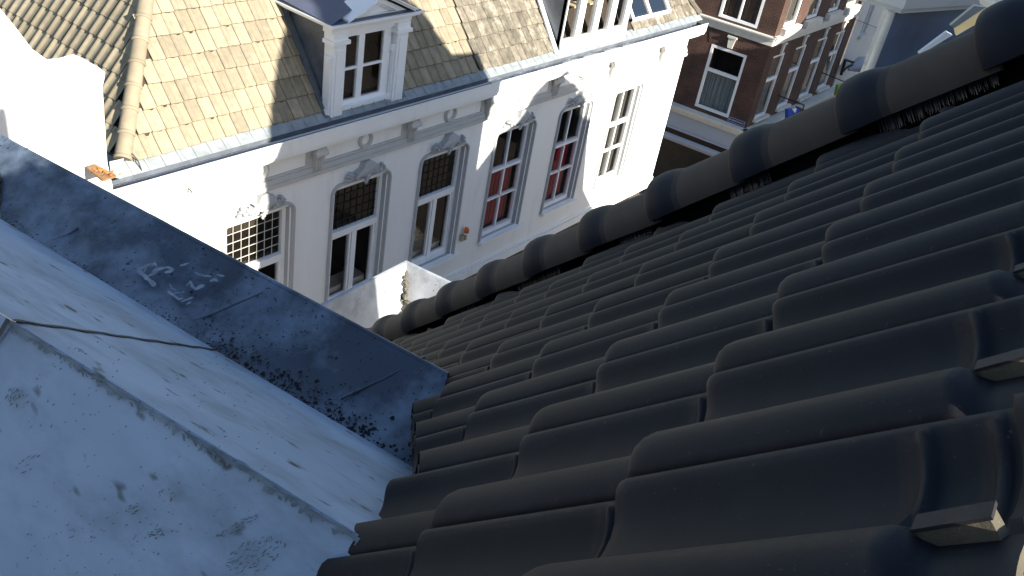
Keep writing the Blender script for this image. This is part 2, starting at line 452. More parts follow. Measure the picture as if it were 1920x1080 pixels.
COLLAR = mat('cap_collar', (.0085, .0098, .0165), rough=.6, var=.15, scale=9, spec=.12)  # darker than the body: shade on the flared end put into the colour
CAPB = mat('cap_body', (.041, .033, .029), rough=.75, var=.2, scale=9, bump=.1, bscale=200, spec=.2)  # warm bounce from the facade is part of this colour
# hip caps
def cap_mesh():
    b = MB(); LEN = .435; seg = 22
    # local x: upslope, y: lateral (+ = away), z: up ; axis height 0
    st = [(0, .108), (.002, .1165), (.008, .120), (.03, .1215), (.06, .1205), (.085, .117), (.105, .111), (.125, .1065), (.15, .1045), (.25, .103), (.35, .101), (LEN, .099)]
    rings = []
    for x, r in st:
        rings.append([(x, -r * math.cos(a), r * math.sin(a) * 1.0) for a in [rad(-14 + i * (208) / seg) for i in range(seg + 1)]])
    n = seg + 1
    b.add([v for rg in rings for v in rg], [(i * n + k, i * n + k + 1, (i + 1) * n + k + 1, (i + 1) * n + k) for i in range(len(st) - 1) for k in range(seg)], 0, 1, True)
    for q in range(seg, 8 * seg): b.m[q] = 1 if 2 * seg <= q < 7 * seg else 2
    inn = [[(x, y * .86, z * .86 if z > 0 else z) for x, y, z in rg] for rg in rings]
    b.add([v for rg in inn for v in rg], [(i * n + k, (i + 1) * n + k, (i + 1) * n + k + 1, i * n + k + 1) for i in range(len(st) - 1) for k in range(seg)], 0, 1, True)
    b.add(rings[0] + inn[0], [(k, n + k, n + k + 1, k + 1) for k in range(seg)], 0)
    for e in (0, seg):
        b.add([rg[e] for rg in rings] + [rg[e] for rg in inn], [(i, i + 1, len(st) + i + 1, len(st) + i) for i in range(len(st) - 1)], 0)
    return b
CAPM = mat('cap_shoulder', (.020, .018, .021), rough=.68, var=.18, scale=9, spec=.15)  # mid tone easing the painted shade from collar to body
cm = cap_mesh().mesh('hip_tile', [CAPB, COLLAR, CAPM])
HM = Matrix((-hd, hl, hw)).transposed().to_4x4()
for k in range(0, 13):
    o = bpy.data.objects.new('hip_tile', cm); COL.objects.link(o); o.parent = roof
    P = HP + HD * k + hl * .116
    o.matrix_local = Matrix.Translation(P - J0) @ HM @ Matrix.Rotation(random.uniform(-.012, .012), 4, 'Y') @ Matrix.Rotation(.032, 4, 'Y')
RMt = Matrix((c_, Vector((c_.y, -c_.x, 0)).normalized(), Vector((0, 0, 1)))).transposed().to_4x4()
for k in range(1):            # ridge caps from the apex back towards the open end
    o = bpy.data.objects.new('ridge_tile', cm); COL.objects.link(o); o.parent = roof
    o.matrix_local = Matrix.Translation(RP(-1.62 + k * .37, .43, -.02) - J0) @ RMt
# hip rail with vent strip and bristles below the caps
b = MB(); a0 = HP - HD * .9 + hl * .13; a1 = HP + HD * 12.5 + hl * .13
b.obox((a0 + a1) / 2 - hw * .02, (a1 - a0) / 2, hl * .03, hw * .05)
b.obox((a0 + a1) / 2 - hw * .10 + hl * .02, (a1 - a0) / 2, hl * .01, hw * .14)
b.build('hip_rail', T_BLACK, roof)
b = MB()
for i in range(2600):
    t = -1.5 + 13.5 * i / 2600
    if math.sin(t * 4.1) + .6 * math.sin(t * 9.7 + 1) < .35: continue
    p = HP + HD * t + hl * (.060 + random.uniform(-.006, .006)) + hw * .0
    q = p - hl * random.uniform(.0, .012) - hw * (.060 + random.uniform(-.006, .010)) + hd * random.uniform(-.004, .004)
    s_ = hd * .0009
    b.quad(p - s_, p + s_, q + s_, q - s_)
b.build('vent_brush', BRISTLE, roof)
# far slope of the hip, falling away behind the caps
b = MB(); lo = HP + HD * 11.3; hi = HP - HD * 1.2
for i in range(16):
    a = hi.lerp(lo, i / 16) + hl * .2; c = hi.lerp(lo, (i + 1) / 16) + hl * .2
b.poly([hi + hl * .2 + Vector((0, 0, -.06)), lo + hl * .2 + Vector((0, 0, -.06)), Vector((3.75, lo.y, lo.z - 1.2)), Vector((3.75, hi.y, lo.z - 1.2))])
b.build('far_slope', T_DARK, roof)

# ---- box gutter at the eave corner
Zg = -3.5
gt = thing('box_gutter', 'pale zinc box gutter corner at the eave, half sunlit and half shaded', 'gutter', (4.3, 3.7, Zg - .5))
A = onZ(762, 488, Zg); Bq = onZ(600, 570, Zg); Cq = onZ(840, 525, Zg)
dx = (A - Bq).normalized(); dy = (Cq - A).normalized()
Bq = A - dx * 2.6; Cq = A + dy * 3.2
def gut_wall(name, p0, p1, inn):
    b = MB(); up = Vector((0, 0, 1)); sl = inn * .13 - up * .44
    # rolled outer rim, a narrow ledge and the sloping inner face
    b.poly([p0, p1, p1 + inn * .02 - up * .004, p0 + inn * .02 - up * .004])
    b.poly([p0 + inn * .02 - up * .004, p1 + inn * .02 - up * .004, p1 + inn * .045 - up * .075, p0 + inn * .045 - up * .075])
    b.poly([p0 + inn * .045 - up * .075, p1 + inn * .045 - up * .075, p1 + inn * .16 - up * .52, p0 + inn * .16 - up * .52])
    b.poly([p0, p0 - up * .75, p1 - up * .75, p1])
    b.build(name, ZINCL, gt)
gut_wall('gutter_side', Bq, A, Vector((-dx.y * -1, dx.x * -1, 0)))
inn2 = Vector((dy.y, -dy.x, 0))
if inn2.x > 0: inn2 = -inn2
gut_wall('gutter_side', A, Cq, inn2)
b = MB(); fl = Vector((0, 0, Zg - .52))
b.poly([(Bq.x, Bq.y, fl.z), (A.x, A.y, fl.z), (Cq.x, Cq.y, fl.z), (Cq.x - 1.3, Cq.y, fl.z), (A.x - .9, A.y - 1.0, fl.z), (Bq.x, Bq.y - .8, fl.z)][::-1])
b.build('gutter_floor', ZINCL, gt)
b = MB(); jn = onP(780, 520, inn2, inn2.dot(A + inn2 * .1))
for i in range(60):                                                   # dirt in the inner corner
    t = random.random(); p = A.lerp(A + (dx * -.12 + inn2 * 0), 0) + (inn2 * .045 - dx * .0) * 1
    q = A + inn2 * (.05 + .11 * t) + dx * -(.0) - Vector((0, 0, .08 + .43 * t)) + Vector((dx.y, -dx.x, 0)) * (.05 + .11 * t)
    b.ell(q + Vector((random.uniform(-.03, .03), random.uniform(-.03, .03), random.uniform(-.01, .02))), (random.uniform(.008, .03),) * 3, 5, 3, 0, None, .3)
b.build('dirt', GRIME, gt)
# corner house body under the roof (keeps the daylight out of the eave)
body = thing('corner_house', 'house wall under the dark tiled roof, below the zinc gutter', 'house', (1, 1, -14.2))
b = MB(); b.box(-6, 3.6, -7, 3.2, -14.2, -4.3); b.build('wall', BRICK, body)
# unseen brick stack added on the far slope to shade the gutter
ch = thing('shade_stack', 'unseen brick stack added on the far slope to shade the gutter', 'shade_stack', (3.3, -.4, -4))
b = MB(); b.box(2.95, 3.74, -.75, -.05, -4.4, -1.35); b.build('stack', BRICK, ch)
b = MB(); b.box(2.91, 3.78, -.8, 0, -1.35, -1.27); b.build('cap', STONE, ch)

# =================================================================== DORMER ROOF (white coated) + LEAD EDGE
zc, zv, zr = -1.55, -1.65, -1.05
cr0 = onZ(840, 700, zc); cr1 = onZ(4, 255, zc)
va0 = onZ(790, 890, zv); va1 = onZ(0, 410, zv)
rg0 = onZ(700, 1020, zr); rg1 = onZ(20, 600, zr)
NP = (cr1 - cr0).normalized()
edge = thing('lead_parapet', 'dark blue grey lead covered roof edge with chalk scribbles, speckled with dirt', 'roof edge', (cr0 + cr1) / 2)
vd = (va1 - va0).normalized()
va0e = va0 - vd * .35; va1e = va1 + vd * .6
cr1e = cr1 + NP * 0.02
pn = (cr1 - cr0).cross(va0 - cr0).normalized()
if pn.z < 0: pn = -pn
pc = pn.dot(cr0)
b = MB()
NXs, NYs = 60, 14
vs = []
for i in range(NXs + 1):
    for j in range(NYs + 1):
        s_ = i / NXs; t = j / NYs
        p = cr0.lerp(cr1e, s_).lerp((va0).lerp(va1, s_), t)
        # soft dents and a gentle dip along the middle
        hgt = .006 * math.sin(s_ * 9 + t * 3) * math.sin(t * math.pi) + .004 * math.sin(s_ * 31 + t * 7) * math.sin(t * math.pi) - .022 * math.sin(t * math.pi) * (0.6 + .4 * math.sin(s_ * 5))
        vs.append(p + pn * hgt)
b.add(vs, [(i * (NYs + 1) + j, i * (NYs + 1) + j + 1, (i + 1) * (NYs + 1) + j + 1, (i + 1) * (NYs + 1) + j) for i in range(NXs) for j in range(NYs)], 0, 1, True)
lead = b.build('lead_sheet', ZINC, edge)
b = MB()       # rounded crest roll and outer drop
b.tube([cr0 + Vector((0, 0, -.006)), cr1e + Vector((0, 0, -.006))], .008, 10, 0)
b.poly([cr0 + Vector((.006, 0, -.004)), cr1e + Vector((.006, 0, -.004)), cr1e + Vector((.006, 0, -2.2)), cr0 + Vector((.006, 0, -2.2))])
b.poly([cr1e, va1, va1 + Vector((0, 0, -2)), cr1e + Vector((0, 0, -2))])
b.build('crest', ZINC, edge)
# welted seams across the sheet
def strip_pt(x, y, lift=.002): return onP(x, y, pn, pc) + pn * lift
for (x0, y0, x1, y1) in ((292, 622, 492, 545), (640, 742, 796, 668), (0, 291, 52, 277), (95, 445, 145, 425)):
    b = MB(); p, q = strip_pt(x0, y0, -.010), strip_pt(x1, y1, -.004)
    b.tube([p, p.lerp(q, .5) - pn * .008, q], .0045, 6); b.build('seam', ZINC, edge)
# chalk marks
CH = mat('chalk', (.24, .28, .32), rough=.95, var=.35, scale=40)
def surf(x, y):
    p = onP(x, y, pn, pc)
    return p
cmk = MB()
def stroke(pts, wpx):
    P = []
    dens = []
    for (a, bb) in zip(pts, pts[1:]):
        nseg = max(2, int(math.hypot(bb[0] - a[0], bb[1] - a[1]) / 3))
        for i in range(nseg): dens.append((a[0] + (bb[0] - a[0]) * i / nseg, a[1] + (bb[1] - a[1]) * i / nseg))
    dens.append(pts[-1])
    for i, q in enumerate(dens):
        a = dens[max(0, i - 1)]; c = dens[min(len(dens) - 1, i + 1)]
        dxx, dyy = c[0] - a[0], c[1] - a[1]; l_ = math.hypot(dxx, dyy) or 1
        wv = wpx * .5 * random.uniform(.6, 1.15) * (1 if 0 < i < len(dens) - 1 else .4)
        P.append(((q[0] - dyy / l_ * wv, q[1] + dxx / l_ * wv), (q[0] + dyy / l_ * wv, q[1] - dxx / l_ * wv)))
    cmk = MB()
    for i in range(len(P) - 1):
        pts4 = [P[i][0], P[i][1], P[i + 1][1], P[i + 1][0]]
        w4 = []
        for x, y in pts4:
            p = onP(x, y, pn, pc + CHL); w4.append(p)
        cmk.poly(w4)
    cmk.build('chalk_mark', CH, edge)
CHL = .0025
stroke([(257, 506), (270, 516), (282, 527), (291, 536)], 10)
stroke([(258, 505), (272, 500), (284, 496), (292, 494), (293, 500)], 6)
stroke([(270, 510), (275, 501), (287, 498)], 3)
stroke([(283, 513), (292, 506), (302, 503), (315, 501), (325, 505), (318, 509), (308, 511)], 6)
stroke([(279, 517), (290, 511), (296, 508)], 6)
stroke([(337, 498), (346, 496), (354, 493)], 4)
stroke([(356, 526), (361, 538), (367, 542), (376, 537), (384, 535)], 6)
stroke([(349, 536), (356, 529)], 3)
stroke([(365, 510), (372, 514), (384, 517), (397, 518)], 4)
stroke([(393, 527), (402, 524), (409, 527)], 5)
stroke([(406, 514), (414, 517), (421, 517)], 4)
stroke([(314, 546), (325, 553), (335, 561), (343, 559)], 6)
stroke([(339, 566), (352, 561), (362, 557)], 3)
stroke([(349, 571), (358, 566)], 3)
stroke([(318, 532), (322, 540), (330, 544)], 2.5)
stroke([(326, 550), (338, 548), (346, 547)], 2.5)
# debris washed into the valley and specks on the sheet
deb = MB()
for i in range(1500):
    s_ = random.random(); t = 1 - abs(random.gauss(0, .12)) if i < 1000 else random.random()
    if t < 0: t = .5
    if s_ < .35 and i < 1000: t = 1 - abs(random.gauss(0, .13))
    p = cr0.lerp(cr1, s_).lerp(va0.lerp(va1, s_), min(1, t)) - pn * .016 * math.sin(math.pi * min(1, max(0, t)))
    r = random.choice((.0010, .0014, .0018, .0026)) * (1.5 if (s_ < .4 and i < 600) else .8)
    deb.ell(p, (r * random.uniform(.8, 2.2), r * random.uniform(.8, 1.6), r * .6), 6, 4, 0, None, .35)
for (x, y, r) in ((593, 712, .011), (462, 683, .012), (405, 660, .012), (425, 664, .01), (530, 720, .012), (440, 668, .009), (640, 783, .012), (690, 810, .014), (700, 800, .01), (735, 840, .014), (760, 850, .016), (770, 830, .016), (775, 800, .012), (735, 780, .01), (850, 704, .008)):
    r *= .55; deb.ell(strip_pt(x, y, -.008), (r * 1.3, r, r * .5), 8, 5, 0, None, .35)
DEB = mat('debris', (.012, .013, .015), rough=.95, var=.5, scale=60)
o = deb.build('roof_debris', DEB); o['kind'] = 'stuff'; o['label'] = 'dark moss crumbs and grit lying in the valley along the lead sheet'; o['category'] = 'debris'

wr = thing('coated_roof', 'pale blue white coated dormer roof with a soft ridge and dirty footmarks', 'roof', (.6, 1.2, -1.7))
def grid_face(a0, a1, b0, b1, nx, ny, amp, seed, name, mt, parent, lift=0, crease=0):
    b = MB(); vs = []
    nn = (a1 - a0).cross(b0 - a0).normalized()
    if nn.z < 0: nn = -nn
    for i in range(nx + 1):
        for j in range(ny + 1):
            s_, t = i / nx, j / ny
            p = a0.lerp(a1, s_).lerp(b0.lerp(b1, s_), t)
            hgt = amp * (math.sin(s_ * 7 + seed) * math.sin(t * 5 + seed * 2) + .5 * math.sin(s_ * 19 + t * 6 + seed) + .3 * math.sin(s_ * 43 + t * 23)) * min(1, t * 6) * min(1, (1 - s_) * 8) * min(1, s_ * 8 if lift else 1) * min(1, (1 - t) * 8)
            hgt -= crease * max(0, 1 - t * 14) ** 2
            vs.append(p + nn * (hgt + lift))
    b.add(vs, [(i * (ny + 1) + j, i * (ny + 1) + j + 1, (i + 1) * (ny + 1) + j + 1, (i + 1) * (ny + 1) + j) for i in range(nx) for j in range(ny)], 0, 1, True)
    return b.build(name, mt, parent), nn
rd = (rg1 - rg0).normalized()
rg0e = rg0 - rd * .5; rg1e = rg1
va0w = va0 + Vector((.015, -.01, .0)); 
vdn = (va1 - va0).normalized()
va_n = va0w - vdn * .4
va_h = onZ(400, 655, zv)                       # where the overlap seam meets the valley
# right face between ridge and valley, up to the seam
f1, nR = grid_face(rg0e, rg1e, va_n, va_h, 60, 24, .004, 1.0, 'coated_sheet', WHITEROOF, wr, 0, .004)
# far sheet beyond the seam, lying on top
far0 = rg1 + rd * 1.2
b0_ = va_h; b1_ = va1 + vdn * .7
f2, _ = grid_face(rg1 - rd * .008, far0, b0_ - vdn * .008, b1_, 30, 20, .003, 2.3, 'coated_sheet', WHITEROOF, wr, .0015)
# left face falling away
dnl = Vector((-.62, -.10, -.60))
f3, nL = grid_face(rg0e, rg1e, rg0e + dnl * 1.8, rg1e + dnl * 1.8, 60, 40, .005, 3.1, 'coated_sheet', WHITEROOF, wr, 0, .004)
f4, _ = grid_face(rg1 - rd * .008, far0, rg1 - rd * .008 + dnl * 1.8, far0 + dnl * 1.8, 20, 30, .003, 4.4, 'coated_sheet', WHITEROOF, wr, .0015)
b = MB()         # tarry overlap edge
def band(p, q, nn, wv, mb, lift=.012, nseg=24, wob=.25):
    d = (q - p).normalized(); sd = nn.cross(d).normalized(); prev = None
    for i in range(nseg + 1):
        c = p.lerp(q, i / nseg) + nn * lift + sd * math.sin(i * 1.1) * wv * .3
        k = wv * (1 + random.uniform(-wob, wob)) / 2
        cur = (c - sd * k, c + sd * k)
        if prev: mb.poly([prev[0], prev[1], cur[1], cur[0]])
        prev = cur
band(rg1 - rd * .006, va_h - vdn * .006, nR, .0085, b, .0030, 40)
band(rg1, rg1 + dnl * 1.5, nL, .010, b, .006)
b.build('overlap_seam', SEAMB, wr)
b = MB()         # worn, dirty ridge line
for k in range(150):
    t = random.random() ** .8; p = rg0.lerp(rg1, t) + dnl.normalized() * random.uniform(.0, .012)
    d = (dnl.normalized() * random.uniform(.002, .009) + rd * random.uniform(-.010, .004))
    sd = rd * random.uniform(.002, .006)
    b.poly([p + nL * .003 - sd, p + nL * .003 + sd, p + d + nL * .004 + sd * .4, p + d + nL * .004 - sd * .4])
band(rg0e + dnl * .006, rg1 + dnl * .006, nL, .005, b, .004, 90, .7)
b.build('ridge_grime', mat('ridge_dirt', (.15, .175, .19), rough=.9, var=.45, scale=18), wr)
b = MB()         # scuffs and boot prints on the near face
cL = nL.dot(rg0)
def onL(x, y, lift=.008): return onP(x, y, nL, cL) + nL * lift
def scuff(cx, cy, rx, ry, ang, n, mb, ln=10):
    for i in range(n):
        a = random.uniform(0, 6.28); q = math.sqrt(random.random())
        x = q * math.cos(a) * rx; y = q * math.sin(a) * ry
        X = cx + x * math.cos(ang) - y * math.sin(ang); Y = cy + x * math.sin(ang) + y * math.cos(ang)
        l_ = random.uniform(.3, 1) * ln; wv = random.uniform(.5, 1.6); aa = ang + random.uniform(-.35, .35)
        ddx, ddy = math.cos(aa) * l_ / 2, math.sin(aa) * l_ / 2; nx_, ny_ = -math.sin(aa) * wv, math.cos(aa) * wv
        mb.poly([onL(X - ddx, Y - ddy), onL(X + nx_, Y + ny_), onL(X + ddx, Y + ddy), onL(X - nx_, Y - ny_)])
scuff(38, 748, 16, 22, -1.1, 42, b, 12)
scuff(60, 870, 30, 14, -.7, 10, b, 22)
scuff(258, 955, 18, 9, -.4, 16, b, 12)
scuff(300, 1002, 18, 9, -.4, 20, b, 10)
scuff(318, 930, 16, 16, -.9, 12, b, 12)
scuff(450, 988, 45, 8, -.45, 34, b, 16)
scuff(480, 1045, 52, 32, -.45, 90, b, 12)
scuff(520, 1020, 12, 22, -1.2, 28, b, 9)
scuff(300, 880, 280, 180, -.6, 130, b, 7)
scuff(140, 720, 120, 60, -.8, 40, b, 9)
scuff(200, 1020, 170, 50, -.3, 50, b, 8)
b.build('scuff_marks', mat('scuff', (.13, .155, .16), rough=.95, var=.35, scale=40), wr)

# =================================================================== WHITE BUILDING ACROSS THE STREET
wb = thing('white_building', 'white plastered building across the street with tall windows and beige tiled roof', 'building', (13, 12, -14.2))
YW = 9.85; XL, XR = 5.40, 20.75
CX = [7.87, 9.97, 12.03, 14.13, 16.24, 18.35]
WWD = [1.03, 1.03, 1.0, 1.0, .93, .92]
ZT, ZB = -7.20, -9.40
def wall_holes(b, p0, t, width, z0, z1, holes, depth, inn, m=0, mr=0):
    """wall from p0 along unit t; holes = (s0,s1,z0,z1); reveals go along inn by depth"""
    ss = sorted({0, width} | {h[0] for h in holes} | {h[1] for h in holes}); zz = sorted({z0, z1} | {h[2] for h in holes} | {h[3] for h in holes})
    def P(s_, z, d=0): return Vector((p0.x, p0.y, 0)) + t * s_ + Vector((0, 0, z)) + inn * d
    for a, c in zip(ss, ss[1:]):
        for e, f in zip(zz, zz[1:]):
            ms, mz = (a + c) / 2, (e + f) / 2
            if any(h[0] < ms < h[1] and h[2] < mz < h[3] for h in holes): continue
            b.quad(P(a, e), P(c, e), P(c, f), P(a, f), m)
    for (a, c, e, f) in holes:
        b.quad(P(a, e), P(a, f), P(a, f, depth), P(a, e, depth), mr)
        b.quad(P(c, f), P(c, e), P(c, e, depth), P(c, f, depth), mr)
        b.quad(P(a, f), P(c, f), P(c, f, depth), P(a, f, depth), mr)
        b.quad(P(c, e), P(a, e), P(a, e, depth), P(c, e, depth), mr)
b = MB()
holes = [(cx - wd / 2 - .07 - XL, cx + wd / 2 + .07 - XL, ZB - .09, ZT + .09) for cx, wd in zip(CX, WWD)]
wall_holes(b, Vector((XL, YW, 0)), Vector((1, 0, 0)), XR - XL, -10.12, -5.95, holes, .15, Vector((0, 1, 0)), 0, 1)
b.quad((XR, YW, -10.12), (XR, 18, -10.12), (XR, 18, -5.95), (XR, YW, -5.95))
b.quad((XL, YW, -10.12), (XL, YW, -5.95), (XL, 18, -5.95), (XL, 18, -10.12))
b.build('wall', [PAINT, GREYP], wb)
b = MB(); b.box(XL - .02, XR + .03, YW - .06, YW + .2, -10.28, -10.12); b.box(XL - .02, XR + .015, YW - .03, YW + .2, -10.08, -10.02)
b.build('plinth_cornice', PAINT, wb)
b = MB(); b.box(XL, XR - .1, 10.3, 18, -14.2, -10.29); b.build('shop_storey', SHOP, wb)
# cornice: fascia, soffit, frieze
b = MB()
b.box(XL - .05, XR + .3, 9.6, 9.618, -6.07, -5.87)                      # fascia
b.box(XL - .05, XR + .3, 9.625, YW, -6.13, -6.071)                     # soffit moulding
b.box(XL - .05, XR + .22, 9.70, YW, -6.19, -6.131)
b.build('cornice', PAINT, wb)
b = MB(); b.box(XL - .05, XR + .31, 9.588, 9.612, -5.869, -5.852); b.build('gutter_rim', PAINTW, wb)
b = MB()
b.box(XL + .1, XR, 9.80, YW, -6.62, -6.54); b.box(XL + .1, XR, 9.775, YW, -6.69, -6.621); b.box(XL + .1, XR, 9.82, YW, -6.72, -6.691)
mids = [6.85] + [(a + c) / 2 for a, c in zip(CX, CX[1:])] + [19.45]
for i, m in enumerate(mids): b.box(m - .19, m + .19, 9.828, YW, -6.539, -6.192)
b.box(XL + .1, XR, 9.824, YW, -6.538, -6.50); 
b.build('frieze_moulding', GREYL, wb)
def sweep_rect(b, cx, x0, x1, z0, z1, prof, rc=.12, m=0):
    """architrave: profile (offset outward, y) swept up the left side, round the corners, down the right side"""
    path = [((x0, z0), (-1, 0)), ((x0, z1 - rc), (-1, 0))]
    for i in range(1, 7):
        a = math.pi - i * math.pi / 12
        path.append(((x0 + rc + rc * math.cos(a), z1 - rc + rc * math.sin(a)), (math.cos(a), math.sin(a))))
    for i in range(0, 7):
        a = math.pi / 2 - i * math.pi / 12
        path.append(((x1 - rc + rc * math.cos(a), z1 - rc + rc * math.sin(a)), (math.cos(a), math.sin(a))))
    path += [((x1, z0), (1, 0))]
    n = len(prof); vs = []
    for (p, d) in path:
        for (of, y) in prof: vs.append((p[0] + d[0] * of, y, p[1] + d[1] * of))
    b.add(vs, [(i * n + k, i * n + k + 1, (i + 1) * n + k + 1, (i + 1) * n + k) for i in range(len(path) - 1) for k in range(n - 1)], m)
    for i in (0, len(path) - 1): b.add(vs[i * n:(i + 1) * n], [tuple(range(n))], m)
def console(cx):
    b = MB(); z1 = -6.20
    b.box(cx - .095, cx + .095, 9.70, 9.826, z1 - .12, z1)             # block
    b.tube([(cx - .12, 9.72, z1 - .09), (cx + .12, 9.72, z1 - .09)], .052, 12)
    pts = []                                                             # scrolled body in side view
    for i in range(9):
        t = i / 8; pts.append((9.70 + .085 * t ** .7 + .012 * math.sin(t * 6), z1 - .12 - .30 * t))
    n = len(pts); a = [(cx - .07, y, z) for y, z in pts] + [(cx - .07, 9.826, z1 - .42), (cx - .07, 9.826, z1 - .12)]
    b.prism(a, (.14, 0, 0))
    for k in (-.045, 0, .045):
        b.tube([(cx + k, y - .004, z) for y, z in pts], .012, 6)
        b.tube([(cx + k, 9.79, z1 - .425), (cx + k, 9.79, z1 - .45)], .011, 6)
    b.box(cx - .075, cx + .075, 9.765, 9.826, z1 - .475, z1 - .425)
    return b.build('console', GREYL, wb)
for m in mids[1:]: console(m)
def roundel(cx):
    b = MB(); n = 32; r1, r2 = .155, .092; z = -6.355
    vs = []
    for i in range(n):
        a = i * 2 * math.pi / n; cs, sn = math.cos(a), math.sin(a)
        for r, y in ((r1, 9.85), (r1, 9.825), (r1 - .02, 9.80), (r2 + .02, 9.80), (r2, 9.83), (r2, 9.848)):
            vs.append((cx + r * cs, y, z + r * sn * 1.0))
    b.add(vs, [(i * 6 + k, ((i + 1) % n) * 6 + k, ((i + 1) % n) * 6 + k + 1, i * 6 + k + 1) for i in range(n) for k in range(5)], 0, 1, False)
    return recalc(b.build('roundel', GREYL, wb))
for cx in CX: roundel(cx)
def keystone(cx):
    b = MB(); z = -6.93; y = 9.79
    # tall faceted shell in the middle
    pts = [(-.24, -.03), (-.17, .06), (-.09, .10), (-.05, .20), (.06, .235), (.15, .17), (.23, .12), (.25, .04), (.12, -.02), (.04, -.07), (-.08, -.03)]
    ctr = Vector((cx + .05, y - .085, z + .07))
    ring = [Vector((cx + p[0], y - .055, z + p[1])) for p in pts]; back = [Vector((cx + p[0] * 1.05, YW, z + p[1])) for p in pts]
    n = len(pts)
    for i in range(n):
        b.poly([ring[i], ring[(i + 1) % n], ctr]); b.poly([ring[(i + 1) % n], ring[i], back[i], back[(i + 1) % n]])
    # leaf scrolls either side
    for s_ in (-1, 1):
        for k, (dx_, dz, r) in enumerate(((.27, .0, .06), (.33, -.02, .055), (.38, .03, .06), (.38, .085, .04), (.45, -.02, .045), (.24, .05, .035), (.22, -.04, .05), (.15, -.055, .04), (.43, .04, .03), (.31, .05, .035))):
            b.ell((cx + s_ * dx_ * .92, y - .02, z + dz), (r * .8, .045, r * .62), 6, 4, 0, None, .5)
    for k in range(4): b.ell((cx + .03 - .02 * k, y - .06, z - .05 - .03 * k), (.05 - .008 * k, .035, .035), 7, 5, 0, None, .25)
    return recalc(b.build('crest_ornament', GREYP, wb))
def curtain(x0, x1, z0, z1, y, mt, name, parent, folds=9, amp=.02):
    b = MB(); n = folds * 6; vs = []
    for i in range(n + 1):
        x = x0 + (x1 - x0) * i / n; yy = y + amp * math.sin(i / 6 * 2 * math.pi + .6 * math.sin(i))
        vs += [(x, yy, z0), (x, yy, z1)]
    b.add(vs, [(2 * i, 2 * i + 2, 2 * i + 3, 2 * i + 1) for i in range(n)], 0, 1, True)
    return b.build(name, mt, parent)
YG = 10.0
LEADD = mat('lead_came', (.022, .022, .022), rough=.6)
for idx, (cx, wd) in enumerate(zip(CX, WWD)):
    x0, x1 = cx - wd / 2, cx + wd / 2
    lit = idx >= 3
    b = MB()      # outer casing, transom, bars
    y0, y1 = 9.94, 10.03
    b.box(x0 - .07, x0, y0, y1, ZB - .09, ZT + .09); b.box(x1, x1 + .07, y0, y1, ZB - .09, ZT + .09)
    b.box(x0, x1, y0, y1, ZT, ZT + .09); b.box(x0, x1, y0 - .02, y1, ZB - .09, ZB)
    if not lit:
        zt = -8.0
        b.box(x0, x1, y0 - .02, y1, zt - .10, zt + .005)
        b.box(cx - .035, cx + .035, y0, y1, ZB, zt - .10)
        for s0, s1 in ((x0, cx - .045), (cx + .045, x1)):           # casement sashes
            b.box(s0, s0 + .04, y0 + .015, y1, ZB, zt - .10); b.box(s1 - .04, s1, y0 + .015, y1, ZB, zt - .10)
            b.box(s0 + .04, s1 - .04, y0 + .015, y1, ZB, ZB + .05); b.box(s0 + .04, s1 - .04, y0 + .015, y1, zt - .15, zt - .10)
    else:
        zt, zm = -7.97, -8.68
        b.box(x0, x1, y0 - .02, y1, zt - .06, zt)
        b.box(x0, x1, y0 + .01, y1, zm - .018, zm + .018)
        b.box(cx - .02, cx + .02, y0 + .01, y1, ZB, zt - .06); b.box(cx - .02, cx + .02, y0 + .01, y1, zt, ZT)
    win = b.build('window', PAINTW, wb)
    b = MB(); b.quad((x0, YG, ZB), (x1, YG, ZB), (x1, YG, ZT), (x0, YG, ZT)); b.build('glass', GLASS, win)
    if not lit:
        b = MB(); nx_ = 7; nz_ = 5; hz = ZT + 8.0
        for i in range(1, nx_): b.box(x0 + wd * i / nx_ - .003, x0 + wd * i / nx_ + .003, 9.985, 9.996, -8.0, ZT)
        for j in range(1, nz_): b.box(x0, x1, 9.984, 9.997, -8.0 + hz * j / nz_ - .003, -8.0 + hz * j / nz_ + .003)
        b.build('leading', LEADD if idx else STONE, win)  # first window's leading is paler: its sunlit tone is put into the colour
        b = MB()
        for i in range(nx_):
            for j in range(nz_):
                tv = random.uniform(.5, 1.6) if j < nz_ - 1 else random.uniform(2.5, 4.5)
                xx = x0 + wd * i / nx_; z_ = -8.0 + hz * j / nz_
                b.quad((xx + .004, 10.012, z_ + .004), (xx + wd / nx_ - .004, 10.012, z_ + .004), (xx + wd / nx_ - .004, 10.012, z_ + hz / nz_ - .004), (xx + .004, 10.012, z_ + hz / nz_ - .004), 0, tv)
        b.build('leaded_light', mat('stained_pane', (.011, .009, .007), rough=.3, var=.3, scale=4, tint=True, spec=.25), win)
        if idx == 2:
            b = MB()
            for t in range(4): b.ell((cx - .1 + t * .12, 10.5, -9.0 - t * .13), (.3, .15, .12), 8, 5, 0, None, .1)
            b.build('room_clutter', CREAM, win)
        b = MB(); b.box(x0, x1, 10.1, 10.4, ZB - .05, ZB + .12); b.build('inner_sill', STONE, win)
    elif idx < 5:
        curtain(x0, cx + .02, ZB, zt - .05, 10.12, RED, 'curtain', win, 5)
        curtain(cx + .06, x1, ZB, zt - .05, 10.14, RED, 'curtain', win, 4, .015)
    else:
        curtain(x0, x1, ZB, ZT, 10.12, PALEC, 'curtain', win, 9)
    b = MB(); b.box(x0 - .1, x1 + .1, 10.035, 11.2, ZB - .1, ZT + .1)
    rm = b.build('room', ROOM, win); 
    bm = bmesh.new(); bm.from_mesh(rm.data); bmesh.ops.delete(bm, geom=[f for f in bm.faces if f.calc_center_median().y < 10.05], context='FACES'); bm.to_mesh(rm.data); bm.free()
